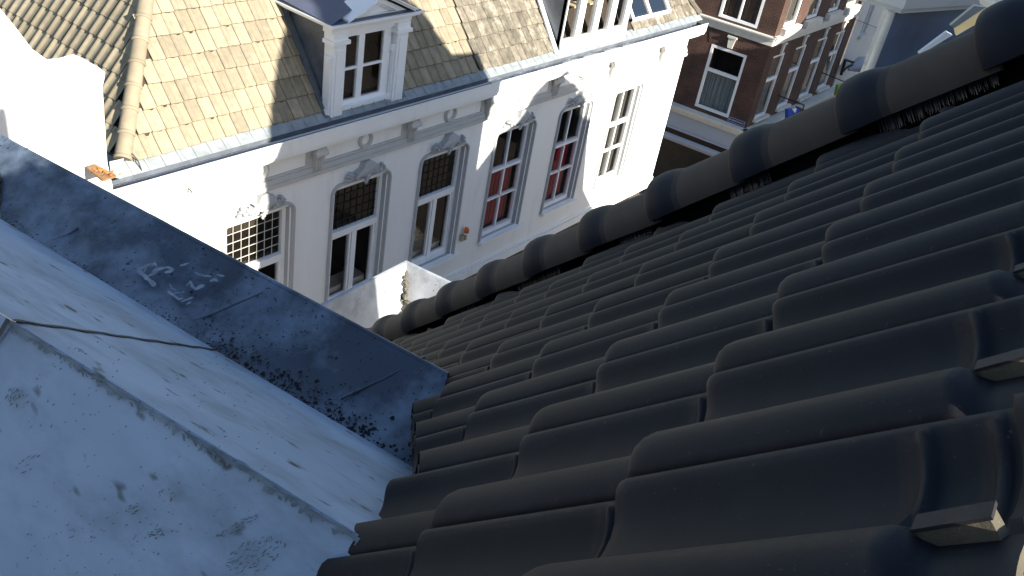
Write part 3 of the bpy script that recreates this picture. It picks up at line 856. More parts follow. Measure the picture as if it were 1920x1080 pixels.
    # architrave: grey round outer bead, pale hollow, grey inner bead
    xa, xb_, za = x0 - .075, x1 + .075, ZT + .095
    b = MB(); sweep_rect(b, cx, xa, xb_, ZB - .14, za, [(.0, 9.94), (.0, 9.875), (.012, 9.865), (.022, 9.865), (.03, 9.835), (.042, 9.835), (.052, 9.80), (.078, 9.80), (.086, 9.812), (.088, 9.85)], .10)
    b.build('architrave', GREYP, wb)
    b = MB(); b.box(x0 - .16, x1 + .24, 9.74, 9.95, ZB - .16, ZB - .10); b.box(x0 - .12, x1 + .20, 9.78, 9.95, ZB - .20, ZB - .161)
    b.build('window_sill', PAINTW, wb)
    if idx < 5: keystone(cx)

# ---- beige tiled roof of the white building
PIT = rad(52); NF = Vector((0, -math.sin(PIT), math.cos(PIT))); RF = Vector((9.16, 10.05, -5.80)); CF = NF.dot(RF)
UF = Vector((0, math.cos(PIT), math.sin(PIT)))
EV = Vector((0, 10.05, -5.80))
def tile_field(name, org, tv, uv, nv, s0, s1, rows, mt, inside, pw=.203, ga=.305, amp=.027, parent=wb, seed=1, tilt=.10, lo=.72, hi=1.12):
    rnd = random.Random(seed); b = MB(); nc = int((s1 - s0) / pw) + 1
    prof = [(0, .2), (.10, .75), (.2, 1), (.32, .8), (.42, .25), (.55, 0), (.75, .0), (.9, .12), (1.0, .30)]
    for r in range(rows):
        jx = rnd.uniform(-.004, .004)
        for c in range(nc):
            s_ = s0 + c * pw + jx; u0 = r * ga
            if not inside(s_ + pw / 2, u0 + ga / 2): continue
            tv_ = rnd.uniform(lo, hi); ju = rnd.uniform(-.008, .008); jn = rnd.uniform(-.003, .004)
            vs = []
            for (q, h) in prof:
                for (uu, k) in ((-.0, -.028), (0.0, -.004), (.012, .003), (ga + .03, -tilt * ga)):
                    vs.append(org + tv * (s_ + q * pw * .955) + uv * (u0 + uu + ju) + nv * (h * amp + .028 + k + jn))
            b.add(vs, [(i * 4 + k, (i + 1) * 4 + k, (i + 1) * 4 + k + 1, i * 4 + k + 1) for i in range(len(prof) - 1) for k in range(3)], 0, tv_, True)
            for q in range(len(prof) - 1): b.m[-(1 + 3 * q + 2)] = 1  # tile fronts coloured dark in place of gap shade under each course
            b.add([vs[0], vs[1], vs[2], vs[3], vs[3] - nv * .02, vs[0] - nv * .02], [(0, 1, 2, 3, 4, 5)], 1, .35)
    return b
HC = Vector((5.85, 10.09, -5.75))
def in_front(s_, u):
    y = EV.y + u * math.cos(PIT)
    if s_ < HC.x + (y - HC.y) + .07: return False
    if 9.22 < s_ < 10.85 and u < 2.2: return False
    if 15.20 < s_ < 18.25 and u < 2.4: return False
    if 18.25 <= s_ < 19.95 and .22 < u < 2.4: return False
    if s_ > 21.25 - (y - 10.05): return False
    return True
def in_f1(s_, u): return in_front(s_, u) and s_ < 12.95
def in_f2(s_, u): return in_front(s_, u) and s_ >= 12.95
rf = MB()
rf.poly([EV + Vector((HC.x - .02, 0, 0)), EV + Vector((XR + .5, 0, 0)), EV + Vector((XR + .5 - 2.8, 0, 0)) + UF * 4.5, EV + Vector((HC.x - .02 + 4.5 * math.cos(PIT), 0, 0)) + UF * 4.5])
rf.poly([HC + Vector((0, 0, -.03)), HC + Vector((2.9, 2.9, 3.71)), HC + Vector((2.9, 9, 3.71)), HC + Vector((0, 9, -.03))])
mroof = rf.build('roof', MORTAR_SHADE, wb)
tile_field('t', EV, Vector((1, 0, 0)), UF, NF, 5.8, 13.0, 12, T_BEIGE, in_f1, seed=3, lo=.80, hi=1.14).build('tile_field', [T_BEIGE, MORTAR_SHADE], mroof)
for a_, e_ in ((12.95, 16.0), (16.0, 19.95), (19.95, 21.5)):
    tile_field('t', EV, Vector((1, 0, 0)), UF, NF, a_, 21.5, 12, T_OLD, lambda q, u, a_=a_, e_=e_: in_f2(q, u) and a_ <= q < e_, pw=.175, ga=.30, seed=5, lo=.65, hi=1.2, amp=.018).build('tile_field', [T_OLD, MORTAR_SHADE], mroof)
# left slope: courses run along Y
ULv = Vector((math.cos(PIT), 0, math.sin(PIT))); NLv = Vector((-math.sin(PIT), 0, math.cos(PIT)))
orgL = Vector((HC.x, 0, HC.z))
def in_left(s_, u):
    y = -s_
    return y > HC.y + u * math.cos(PIT) + .03 and y < 18
tile_field('t', orgL, Vector((0, -1, 0)), ULv, NLv, -18, -10.0, 12, T_BEIGE, in_left, pw=.203, ga=.305, amp=.027, seed=9, tilt=.05, lo=.85, hi=1.1).build('tile_field', [T_BEIGE, MORTAR_SHADE], mroof)
# hip caps, each laid over the one below
HH = Vector((1, 1, math.tan(PIT))).normalized(); HLt = Vector((1, -1, 0)).normalized(); HUp = HLt.cross(HH).normalized()
if HUp.z < 0: HUp = -HUp
def hip_cap(P, dirv, lat, up, r=.105, ln=.36, name='hip_tile', mt=T_HIP, parent=mroof, tint=1.0):
    b = MB(); seg = 14; st = [(-.02, r * 1.0), (0, r * 1.1), (.03, r * 1.1), (.035, r * .98), (.05, r), (ln, r * .9), (ln + .005, r * 1.02), (ln + .04, r * 1.02)]
    st = [(0, r * 1.0), (.006, r * 1.12), (.04, r * 1.12), (.048, r * .97), (.06, r), (ln, r * .95)]
    rings = [[P + dirv * x + lat * (math.cos(a) * rr) + up * (math.sin(a) * rr) for a in [rad(-12 + i * 204 / seg) for i in range(seg + 1)]] for x, rr in st]
    n = seg + 1
    b.add([v for g_ in rings for v in g_], [(i * n + k, i * n + k + 1, (i + 1) * n + k + 1, (i + 1) * n + k) for i in range(len(st) - 1) for k in range(seg)], 0, tint, True)
    b.add(rings[0], [tuple(range(n))], 0, tint * .5)
    return b.build(name, mt, parent)
for k in range(14):
    hip_cap(HC + HH * (.0 + k * .335) + HUp * .015 + Vector((.02, -.02, 0)), HH, HLt, HUp, tint=random.uniform(.85, 1.1))
HR = Vector((21.33, 10.05, -5.80)); HHr = Vector((-1, 1, math.tan(PIT))).normalized(); HLr = Vector((1, 1, 0)).normalized(); HUr = HLr.cross(HHr)
if HUr.z < 0: HUr = -HUr
for k in range(8): hip_cap(HR + HHr * (k * .335) + HUr * .01, HHr, HLr, HUr, tint=random.uniform(.6, .9), mt=T_OLD, r=.09)
# apron and gutter trough
b = MB()
b.poly([(XL + .3, 9.90, -5.90), (XR + .6, 9.90, -5.90), (XR + .6, 10.08, -5.765), (XL + .3, 10.08, -5.765)])
for i in range(64):
    x = XL + .5 + i * .24
    b.box(x, x + .012, 9.90, 9.905, -5.905, -5.888); b.poly([(x, 9.895, -5.893), (x + .022, 9.895, -5.890), (x + .022, 10.07, -5.750), (x, 10.07, -5.757)])
b.build('eave_flashing', mat('eave_zinc', (.24, .265, .28), rough=.5, var=.25, scale=6, stain=(.15, .17, .185), sscale=5), wb)
b = MB()
b.poly([(XL, 9.62, -5.90), (XR + .3, 9.62, -5.90), (XR + .3, 9.62, -5.87), (XL, 9.62, -5.87)][::-1])
b.poly([(XL, 9.62, -5.97), (XR + .3, 9.62, -5.97), (XR + .3, 9.9, -5.98), (XL, 9.9, -5.98)])
b.poly([(XL, 9.9, -5.98), (XR + .3, 9.9, -5.98), (XR + .3, 9.9, -5.90), (XL, 9.9, -5.90)])
b.poly([(XL, 9.62, -5.97), (XL, 9.62, -5.87), (XR + .3, 9.62, -5.87), (XR + .3, 9.62, -5.97)])
b.build('gutter', ZINCD, wb)
b = MB()
for i in range(7):
    x = 12.9 + i * .75 + random.uniform(-.1, .1)
    b.poly([(x, 9.63, -5.962), (x + .2, 9.63, -5.962), (x + .55 + random.random() * .3, 9.80, -5.962), (x + .4, 9.89, -5.962), (x + .1, 9.85, -5.962)])
b.build('gutter_silt', STONE, wb)
b = MB(); b.tube([onY(248, 288, 10.0), onY(258, 300, 9.97), onY(266, 320, 9.92)], .008, 5); b.build('gutter_wire', BLACKM, wb)
b = MB(); b.poly([onY(205, 303, 9.98), onY(232, 297, 9.98), onY(226, 335, 9.80), onY(208, 332, 9.80)]); b.build('lead_flashing', ZINCL, wb)

# ---- pedimented dormer
d = MB()
dm = MB(); X0, X1 = 9.27, 10.86; YD = 10.0
# sill, posts, head
dm.box(9.50, 10.60, YD - .01, YD + .12, -5.90, -5.80); dm.box(9.54, 10.56, YD - .04, YD + .10, -5.80, -5.76)
dormer = dm.build('dormer', PAINTW, wb)
for s0, s1 in ((9.27, 9.51), (10.60, 10.84)):
    b = MB(); b.box(s0, s1, YD - .06, YD + .15, -5.97, -4.72)
    b.box(s0 + .05, s1 - .05, YD - .075, YD - .061, -5.85, -4.80)
    b.box(s0 - .03, s0 - .001, YD - .03, YD + .1, -5.90, -4.90); b.box(s1 + .001, s1 + .03, YD - .03, YD + .1, -5.90, -4.90)
    b.box(s0 - .05, s1 + .05, YD - .10, YD + .15, -4.719, -4.66); b.box(s0 - .02, s1 + .02, YD - .07, YD + .15, -4.659, -4.55)
    b.box(s0 - .06, s0 - .031, YD - .02, YD + .08, -5.02, -4.90); b.box(s0 - .06, s0 - .031, YD - .02, YD + .08, -5.90, -5.75)
    b.build('pilaster', PAINTW, dormer)
b = MB()
b.box(9.22, 10.90, YD - .04, YD + .15, -4.549, -4.47)
for k, (z0, z1, e) in enumerate(((-4.469, -4.44, .05), (-4.439, -4.40, .10), (-4.399, -4.375, .15))):
    b.box(9.25 - e, 10.87 + e, YD - .05 - e, YD + .2, z0, z1)
    b.box(9.25 - e, 9.40, YD + .2, YD + 1.35, z0, z1); b.box(10.72, 10.87 + e, YD + .2, YD + 1.35, z0, z1)
b.build('cornice', PAINTW, dormer)
b = MB(); zp = -4.374
b.prism([(9.52, YD - .04, zp), (10.78, YD - .04, zp), (10.15, YD - .04, zp + .27)], (0, .25, 0))
for (xa, za, xb_, zb) in ((9.44, zp, 10.15, zp + .31), (10.15, zp + .31, 10.86, zp)):
    v = Vector((xb_ - xa, 0, zb - za)); nn = Vector((-v.z, 0, v.x)).normalized()
    for e, th in ((.10, .03), (.14, .02)):
        o_ = nn * (.0 if e == .10 else .031)
        b.obox(Vector(((xa + xb_) / 2, YD + .1 - e / 2, (za + zb) / 2)) + o_ + nn * th / 2, v / 2, Vector((0, .15 + e / 2, 0)), nn * th / 2)
for k in range(3):
    e = .06 * k
    b.tube([(9.78 + e, YD - .045, zp + .03), (10.15, YD - .045, zp + .19 - e * .45), (10.52 - e, YD - .045, zp + .03), (9.78 + e, YD - .045, zp + .03)], .008, 4)
b.build('pediment', PAINTW, dormer)
b = MB(); b.box(9.50, 10.60, YD, YD + .12, -4.62, -4.55); b.build('head_rail', PAINTW, dormer)
b = MB()     # covered roof between the cornices
b.poly([(9.12, YD - .15, -4.372), (11.0, YD - .15, -4.372), (11.0, YD + 1.4, -4.30), (9.12, YD + 1.4, -4.30)])
b.poly([(9.12, YD - .13, -4.373), (9.12, YD + 1.4, -4.30), (10.15, YD + 1.5, -4.02), (10.15, YD + .1, -4.10)])
b.poly([(11.0, YD - .13, -4.373), (10.15, YD + .1, -4.10), (10.15, YD + 1.5, -4.02), (11.0, YD + 1.4, -4.30)])
b.build('dormer_roof', ROOFB, dormer)
for x in (9.30, 10.81):
    b = MB(); b.poly([(x, YD + .1, -5.85), (x, YD + .1, -4.47), (x, YD + 1.3, -4.47), (x, YD + 1.18, -4.55)]); b.build('cheek', LEAD, dormer)
for s_, x in ((-1, 9.28), (1, 10.84)):     # soaker along the cheeks
    b = MB(); b.obox(Vector((x + s_ * .05, YD + .55, -5.80 + (.55 - .05) * math.tan(PIT) + .045)), Vector((.055, 0, 0)), UF * 1.0, NF * .012); b.build('soaker', LEAD, dormer)
b = MB(); b.box(9.20, 9.26, YD + .95, YD + 1.05, -4.62, -4.47); b.build('bracket', LEAD, dormer)
b = MB(); b.poly([(9.2, YD - .03, -5.90), (10.95, YD - .03, -5.90), (10.95, YD - .12, -5.975), (9.2, YD - .12, -5.975)][::-1]); b.box(9.25, 10.9, YD - .05, YD + .02, -5.99, -5.902)
b.build('sill_flashing', LEAD, dormer)
b = MB(); g0, g1, h0, h1 = 9.53, 10.56, -5.76, -4.62; ym = YD + .04
b.box(g0, g0 + .05, ym, ym + .06, h0, h1); b.box(g1 - .16, g1, ym, ym + .06, h0, h1); b.box(g0 + .05, g1 - .16, ym, ym + .06, h0, h0 + .07); b.box(g0 + .05, g1 - .16, ym, ym + .06, h1 - .05, h1)
mx = 9.92; b.box(mx - .065, mx - .005, ym - .01, ym + .05, h0 + .07, h1 - .05); b.box(mx + .005, mx + .065, ym, ym + .055, h0 + .07, h1 - .05)
b.box(g0 + .05, mx - .065, ym, ym + .04, -5.20, -5.16); b.box(mx + .065, g1 - .16, ym, ym + .04, -5.20, -5.16)
b.build('window_frame', PAINTW, dormer)
b = MB(); b.quad((g0, ym + .03, h0), (g1, ym + .03, h0), (g1, ym + .03, h1), (g0, ym + .03, h1)); b.build('glass', GLASS, dormer)
b = MB(); b.box(9.45, 10.62, YD + .13, YD + 1.2, -5.9, -5.72)
b.quad((9.45, YD + 1.2, -5.9), (10.62, YD + 1.2, -5.9), (10.62, YD + 1.2, -4.5), (9.45, YD + 1.2, -4.5)); b.quad((10.62, YD + .13, -5.9), (10.62, YD + 1.2, -5.9), (10.62, YD + 1.2, -4.5), (10.62, YD + .13, -4.5))
b.quad((9.45, YD + .13, -5.9), (9.45, YD + 1.2, -5.9), (9.45, YD + 1.2, -4.5), (9.45, YD + .13, -4.5))
b.build('interior', ROOMB, dormer)
b = MB(); b.obox((10.1, YD + .6, -5.55), (.5, .1, 0), (0, .25, .05), (0, 0, .04)); b.obox((9.8, YD + .8, -5.3), (.4, 0, -.12), (0, .2, 0), (.01, 0, .05)); b.build('furniture', CREAM, dormer)

# ---- glazed dormer on the right and the roof lights next to it
b = MB(); YD = 10.0; zb, zt = -5.60, -3.6; XA, XB = 15.37, 17.84
xs = [(15.40, 15.83), (16.04, 16.45), (16.65, 17.05), (17.26, 17.65)]
b.box(XA, XB, YD - .02, YD + .12, -5.86, zb)
edges = [XA] + [v for p in xs for v in p] + [XB]
for i in range(0, len(edges), 2): b.box(edges[i], edges[i + 1], YD - .01, YD + .1, zb, zt)
gd = b.build('glazed_dormer', PAINTW, wb)
b = MB(); b.quad((XA, YD + .05, zb), (XB, YD + .05, zb), (XB, YD + .05, zt), (XA, YD + .05, zt)); b.build('glass', GLASS, gd)
b = MB()
b.box(XA, XB, YD + 1.2, YD + 1.22, -5.8, zt); b.box(XA, XB, YD + .12, YD + 1.2, -5.82, -5.75)
b.build('interior', ROOMB, gd)
b = MB(); b.box(16.1, 16.9, YD + .3, YD + .55, -5.1, -5.07); b.tube([(16.3, YD + .35, -5.07), (16.3, YD + .35, -4.85)], .05, 10); b.ell((16.33, YD + .35, -4.72), (.12, .1, .16), 8, 6, 0, None, .4)
b.obox((16.5, YD + .45, -5.45), (.07, 0, .0), (0, .05, 0), (.03, 0, .2)); b.build('shelf', CREAM, gd)
b = MB(); b.poly([(XA, YD + .02, -5.8), (XA, YD + .02, zt), (XA, YD + 1.7, zt)]); b.build('cheek', ZINCD, gd)
b = MB(); b.poly([(XB, YD + .02, -5.8), (XB, YD + 1.7, zt), (XB, YD + .02, zt)])
b.build('cheek', ZINCD, gd)
b = MB(); b.obox(Vector((14.86, YD + .08, -5.80)) + UF * 1.2 + NF * .06 - Vector((.28, 0, 0)), (.055, 0, 0), UF * 1.25, NF * .02)
q0 = onP(1011, 0, NF, CF + .05); q1 = onP(1043, 99, NF, CF + .05); 
b = MB(); dv = (q1 - q0); b.obox((q0 + q1) / 2 + dv * -.1, Vector((.055, 0, 0)), dv * .62, NF * .02); b.build('white_soaker', PAINTW, gd)
b = MB()
for x in (18.30, 19.06, 19.90): b.obox(Vector((x, EV.y, EV.z)) + UF * 1.35 + NF * .07, (.05, 0, 0), UF * 1.15, NF * .04)
b.obox(Vector((19.1, EV.y, EV.z)) + UF * .22 + NF * .06, (.85, 0, 0), UF * .04, NF * .03)
sk = b.build('roof_light', PAINTW, wb)
b = MB(); a = Vector((18.3, EV.y, EV.z)) + UF * .24 + NF * .06; c = Vector((19.9, EV.y, EV.z)) + UF * .24 + NF * .06
b.poly([a, c, c + UF * 2.3, a + UF * 2.3]); b.build('glass', GLASSS, sk)
b = MB(); b.poly([a - NF * .3, c - NF * .3, c + UF * 2.3 - NF * .3, a + UF * 2.3 - NF * .3]); b.build('blind', CYAN, sk)

# ---- small things on the facade
bc = thing('alarm_beacon', 'orange flashing alarm beacon on the white facade beside the third tall window', 'alarm light', (12.92, 9.80, -9.2))
p = Vector((12.93, 9.77, -9.10))
b = MB(); b.tube([p, p + Vector((0, 0, .025))], .062, 14); b.build('base', PAINTW, bc)
b = MB(); b.tube([p + Vector((0, 0, .026)), p + Vector((0, 0, .10)), p + Vector((0, 0, .135)), p + Vector((0, 0, .15))], [.055, .053, .04, .015], 14); b.build('lens', ORANGE, bc)
b = MB(); b.box(12.84, 12.90, 9.78, YW, -9.27, -9.13); b.build('siren_box', BEIGEP, bc)
b = MB(); b.box(12.93, 12.99, 9.78, YW, -9.27, -9.13); b.build('siren_box', BEIGEP, bc)
for (x, y, lb) in ((470, 383, 'small wall hook at the shadow edge above the first tall window'), (1087, 144, 'small iron hook high on the sunlit facade near the gutter'), (350, 352, 'small yellowish hook on the sunlit facade left of the shadow')):
    b = MB(); q = onY(x, y, 9.83); b.tube([q + Vector((0, .03, 0)), q + Vector((.0, -.07, .0)), q + Vector((.03, -.08, -.05))], .009, 6); tag(b.build('wall_hook', BLACKM), lb, 'hook', 'hooks on the white facade')
rt = thing('rusty_tray', 'rusty brown tray with orange leaves at the left end of the gutter', 'tray', onY(190, 325, 9.7))
z_ = -5.36
T4 = [onZ(162, 313, z_), onZ(178, 307, z_), onZ(218, 328, z_), onZ(192, 337, z_)]
b = MB(); b.prism(T4, (0, 0, -.03)); b.build('tray', RUST, rt)
b = MB()
for i in range(26): q = T4[0].lerp(T4[2], random.uniform(.35, 1)) + Vector((random.uniform(-.05, .05), random.uniform(-.05, .05), .015)); b.ell(q, (.02, .014, .01), 5, 3, 0, None, .4)
b.build('leaves', RUSTL, rt)

# ---- white gable at the left
gb = thing('white_gable', 'sunlit white gable wall with a stepped curved top at the upper left', 'gable wall', (4, 9.6, -14.2))
px = [(-420, -60), (-60, -60), (0, 16), (28, 50), (60, 92), (88, 112), (116, 128), (140, 125), (165, 118), (183, 125), (197, 136), (195, 150), (192, 162), (196, 230), (201, 305), (210, 345), (215, 380)]
pts = [onY(x, y, 9.5) for x, y in px]; pts.append(Vector((5.385, 9.5, -14))); pts.append(Vector((-4, 9.5, -14)))
pts[0] = Vector((-4, 9.5, -3)); pts[1] = Vector((3.4, 9.5, -3.0))
b = MB(); b.prism(pts, (0, .3, 0)); recalc(b.build('wall', PAINT, gb))

# =================================================================== BRICK CORNER BUILDING
bb = thing('brick_building', 'dark red brick corner building with white window frames and stone bands', 'building', (28.3, 10.6, -14.2))
K = Vector((28.29, 10.6, 0)); tl = Vector((-.0931, .9957, 0)); nl_ = Vector((-.9957, -.0931, 0)); tr = Vector((1, 0, 0)); nr_ = Vector((0, -1, 0))
def LP(s_, z, d=0): return Vector((K.x, K.y, 0)) + tl * s_ + Vector((0, 0, z)) + nl_ * d
def RPt(s_, z, d=0): return Vector((K.x, K.y, 0)) + tr * s_ + Vector((0, 0, z)) + nr_ * d
def fbox(b, PT, s0, s1, z0, z1, d0, d1, m=0):
    v = [PT(s_, z, d) for z in (z0, z1) for d in (d0, d1) for s_ in (s0, s1)]
    b.add(v, [(0, 1, 3, 2), (4, 6, 7, 5), (0, 4, 5, 1), (2, 3, 7, 6), (0, 2, 6, 4), (1, 5, 7, 3)], m)
b = MB()
hl_ = [(.66, 1.90, -10.55, -8.40), (.62, 1.95, -7.50, -4.5)]
wall_holes(b, K, tl, 8, -11.5, -3, [(a, c, e, f) for a, c, e, f in hl_], .12, -nl_)
hr_ = []
for s0 in (.50, 2.30, 4.20, 5.92): hr_.append((s0, s0 + .98, -10.50, -8.30)); hr_.append((s0, s0 + .98, -7.35, -4.8))
wall_holes(b, K, tr, 7.58, -11.5, -3, hr_, .16, -nr_)
recalc(b.build('wall', BRICK, bb))
# white quoin-free bands
b = MB()
for PT, ln in ((LP, 8), (RPt, 7.58)):
    s00 = -.0
    fbox(b, PT, -.10, ln, -7.62, -7.58, .0, .16); fbox(b, PT, -.06, ln, -7.70, -7.621, .0, .12); fbox(b, PT, -.02, ln, -7.88, -7.701, .0, .05)
b.build('storey_band', STONE, bb)
b = MB()
for PT, ln in ((LP, 8), (RPt, 9)):
    fbox(b, PT, -.30, ln, -10.74, -10.68, 0, .36); fbox(b, PT, -.25, ln, -10.84, -10.741, 0, .30); fbox(b, PT, -.2, ln, -10.92, -10.841, 0, .24)
b.build('shop_cornice', STONE, bb)
b = MB()
for PT, ln in ((LP, 8), (RPt, 9)):
    fbox(b, PT, -.12, ln, -11.45, -10.921, -.1, .16); fbox(b, PT, -.14, ln, -11.52, -11.451, -.1, .19)
b.build('shop_fascia', FASCIA, bb)
b = MB(); fbox(b, LP, .4, 8, -14.2, -11.53, -1.2, -1.0); fbox(b, RPt, .3, 9, -14.2, -11.53, -.6, -.5); b.build('shop_interior', SHOP, bb)
b = MB(); b.tube([LP(-.1, -11.84, .10), LP(6, -11.84, .10)], .10, 12); fbox(b, LP, -.1, 6, -11.99, -11.935, -.2, .1); b.build('awning_roller', FASCIA, bb)
b = MB(); fbox(b, LP, 1.05, 1.45, -13.3, -12.75, -.5, -.48); b.build('poster', POSTER, bb)
b = MB()
for k in range(5): b.tube([LP(.2, -12.15 - .07 * k, .02), LP(.75, -12.15 - .07 * k, .02)], .012, 5)
for s_ in (.2, .75): b.tube([LP(s_, -12.1, .02), LP(s_, -13.2, .02)], .012, 5)
b.build('fence_rack', BLACKM, bb)
def brick_window(PT, s0, s1, z0, z1, zt, din, mt=GREYC, dbl=False, arch=False):
    b = MB(); f = .085
    fbox(b, PT, s0, s0 + f, z0, z1, -din, -din + .09); fbox(b, PT, s1 - f, s1, z0, z1, -din, -din + .09)
    fbox(b, PT, s0 + f, s1 - f, z0, z0 + f, -din, -din + .09); fbox(b, PT, s0 + f, s1 - f, z1 - f, z1, -din, -din + .09)
    fbox(b, PT, s0 + f, s1 - f, zt - .05, zt + .05, -din, -din + .10)
    if dbl: fbox(b, PT, (s0 + s1) / 2 - .03, (s0 + s1) / 2 + .03, z0 + f, zt - .05, -din, -din + .08)
    wn = recalc(b.build('window', PAINTW, bb))
    b = MB(); b.quad(PT(s0 + f, z0 + f, -din + .03), PT(s1 - f, z0 + f, -din + .03), PT(s1 - f, z1 - f, -din + .03), PT(s0 + f, z1 - f, -din + .03)); b.build('glass', GLASS, wn)
    b = MB(); n = 60
    vs = []
    for i in range(n + 1):
        s_ = s0 + f + (s1 - s0 - 2 * f) * i / n; q = -din - .06 + .02 * math.sin(i * 1.3) + .01 * math.sin(i * .7)
        vs += [PT(s_, z0, q), PT(s_, zt, q)]
    b.add(vs, [(2 * i, 2 * i + 2, 2 * i + 3, 2 * i + 1) for i in range(n)], 0, 1, True); b.build('curtain', mt, wn)
    b = MB(); fbox(b, PT, s0, s1, z0, z1, -din - .7, -din - .68); fbox(b, PT, s0, s0 + .01, z0, z1, -din - .7, -din - .08); fbox(b, PT, s1 - .01, s1, z0, z1, -din - .7, -din - .08); fbox(b, PT, s0, s1, z1 - .01, z1, -din - .7, -din - .08)
    b.build('room', ROOM, wn)
    return wn
brick_window(LP, .66, 1.90, -10.55, -8.40, -9.22, .08)
brick_window(LP, .62, 1.95, -7.50, -4.50, -5.4, .08, ROOMB, True)
for s0 in (.50, 2.30, 4.20, 5.92):
    brick_window(RPt, s0, s0 + .98, -10.50, -8.30, -9.15, .12, GREYC)
    brick_window(RPt, s0, s0 + .98, -7.35, -4.80, -5.6, .12, PALEC)
    b = MB(); fbox(b, RPt, s0 - .06, s0 + 1.06, -10.56, -10.48, -.02, .12); b.build('window_sill', STONE, bb)
    b = MB(); fbox(b, RPt, s0 - .12, s0 + 1.16, -7.57, -7.36, 0, .17); b.build('window_sill', STONE, bb)
    b = MB(); c = s0 + .49
    b.add([RPt(c - .06, -8.28, .06), RPt(c + .06, -8.28, .06), RPt(c + .09, -7.9, .06), RPt(c - .09, -7.9, .06), RPt(c - .06, -8.28, 0), RPt(c + .06, -8.28, 0), RPt(c + .09, -7.9, 0), RPt(c - .09, -7.9, 0)],
          [(0, 1, 2, 3), (0, 3, 7, 4), (1, 5, 6, 2), (0, 4, 5, 1), (3, 2, 6, 7)])
    fbox(b, RPt, c - .11, c + .11, -7.96, -7.90, .0, .10); b.build('keystone', STONE, bb)
b = MB(); c = 1.28
b.add([LP(c - .08, -8.34, .06), LP(c + .08, -8.34, .06), LP(c + .13, -7.97, .06), LP(c - .13, -7.97, .06), LP(c - .08, -8.34, 0), LP(c + .08, -8.34, 0), LP(c + .13, -7.97, 0), LP(c - .13, -7.97, 0)],
      [(0, 1, 2, 3), (0, 3, 7, 4), (1, 5, 6, 2), (0, 4, 5, 1), (3, 2, 6, 7)])
fbox(b, LP, c - .16, c + .16, -8.02, -7.95, .0, .09); b.build('keystone', STONE, bb)
b = MB(); vs = []
for i in range(13):
    t = -1 + i / 6; s_ = c + t * .72; z = -8.36 + .10 * (1 - t * t); vs += [LP(s_, z, .012), LP(s_ + t * .12, z + .36, .012)]
b.add(vs, [(2 * i, 2 * i + 2, 2 * i + 3, 2 * i + 1) for i in range(12)]); b.build('brick_arch', BRICKV, bb)
# street name plate
sg = thing('street_sign', 'navy enamel street name plate with white letters on the brick corner', 'street sign', LP(.34, -10.5, .02))
b = MB(); fbox(b, LP, .04, .66, -10.645, -10.475, .0, .02); b.build('plate', NAVY, sg)
b = MB()
for (a, c, e, f) in ((.055, .645, -10.64, -10.632), (.055, .645, -10.488, -10.480), (.055, .063, -10.632, -10.488), (.637, .645, -10.632, -10.488)): fbox(b, LP, a, c, e, f, .02, .022)
b.build('border', PAINTW, sg)
tx = bpy.data.curves.new('lettering', 'FONT'); tx.body = 'BAGIJNESTRAAT'; tx.size = .10; tx.align_x = 'CENTER'; tx.align_y = 'CENTER'; tx.extrude = .001
to = bpy.data.objects.new('tmp_text', tx); COL.objects.link(to)
dg = bpy.context.evaluated_depsgraph_get(); tm = bpy.data.meshes.new_from_object(to.evaluated_get(dg)); bpy.data.objects.remove(to)
tm.name = 'lettering'; tm.materials.clear(); tm.materials.append(PAINTW)
wx = max(v.co.x for v in tm.vertices) - min(v.co.x for v in tm.vertices)
lo_ = bpy.data.objects.new('lettering', tm); COL.objects.link(lo_); lo_.parent = sg
mm = Matrix((-tl, Vector((0, 0, 1)), nl_)).transposed().to_4x4()
lo_.matrix_local = Matrix.Translation(LP(.35, -10.56, .024) - LP(.34, -10.5, .02)) @ mm @ Matrix.Scale(.53 / wx, 4)
# hanging sign arms
h1 = thing('hanging_sign', 'black iron arm with a blue and white hanging sign over the street', 'shop sign', RPt(2.1, -9.95, 0), 'signs hanging from the brick facade')
a = RPt(2.1, -9.95, 0); e = onY(1508, 197, 9.5)
b = MB(); b.tube([a, e], .022, 6); b.tube([e, e + Vector((0, 0, -.22))], .02, 6); b.build('arm', BLACKM, h1)
b = MB(); q = onY(1478, 206, 9.5); q2 = onY(1500, 204, 9.5); b.prism([q, q2, onY(1500, 218, 9.5), onY(1478, 226, 9.5)], (0, .12, 0)); b.build('panel', BLUE, h1)
b = MB(); b.prism([onY(1485, 204, 9.49), onY(1494, 203, 9.49), onY(1491, 212, 9.49)], (0, .01, 0)); b.build('panel_mark', PAINTW, h1)
b = MB(); b.prism([onY(1500, 202, 9.5), onY(1509, 205, 9.5), onY(1508, 214, 9.5), onY(1498, 216, 9.5)], (0, .15, 0)); b.build('spotlight', BLACKM, h1)
h2 = thing('hanging_sign', 'thin iron arm with a green and yellow sign near the end of the brick facade', 'shop sign', RPt(5.1, -9.6, 0), 'signs hanging from the brick facade')
b = MB(); b.tube([onY(1541, 136, 10.6), onY(1585, 154, 9.4), onY(1583, 164, 9.4)], .02, 6); b.build('arm', BLACKM, h2)
b = MB(); b.prism([onY(1572, 160, 9.5), onY(1584, 158, 9.5), onY(1580, 178, 9.5), onY(1568, 180, 9.5)], (0, .1, 0)); b.build('panel', GREEN, h2)

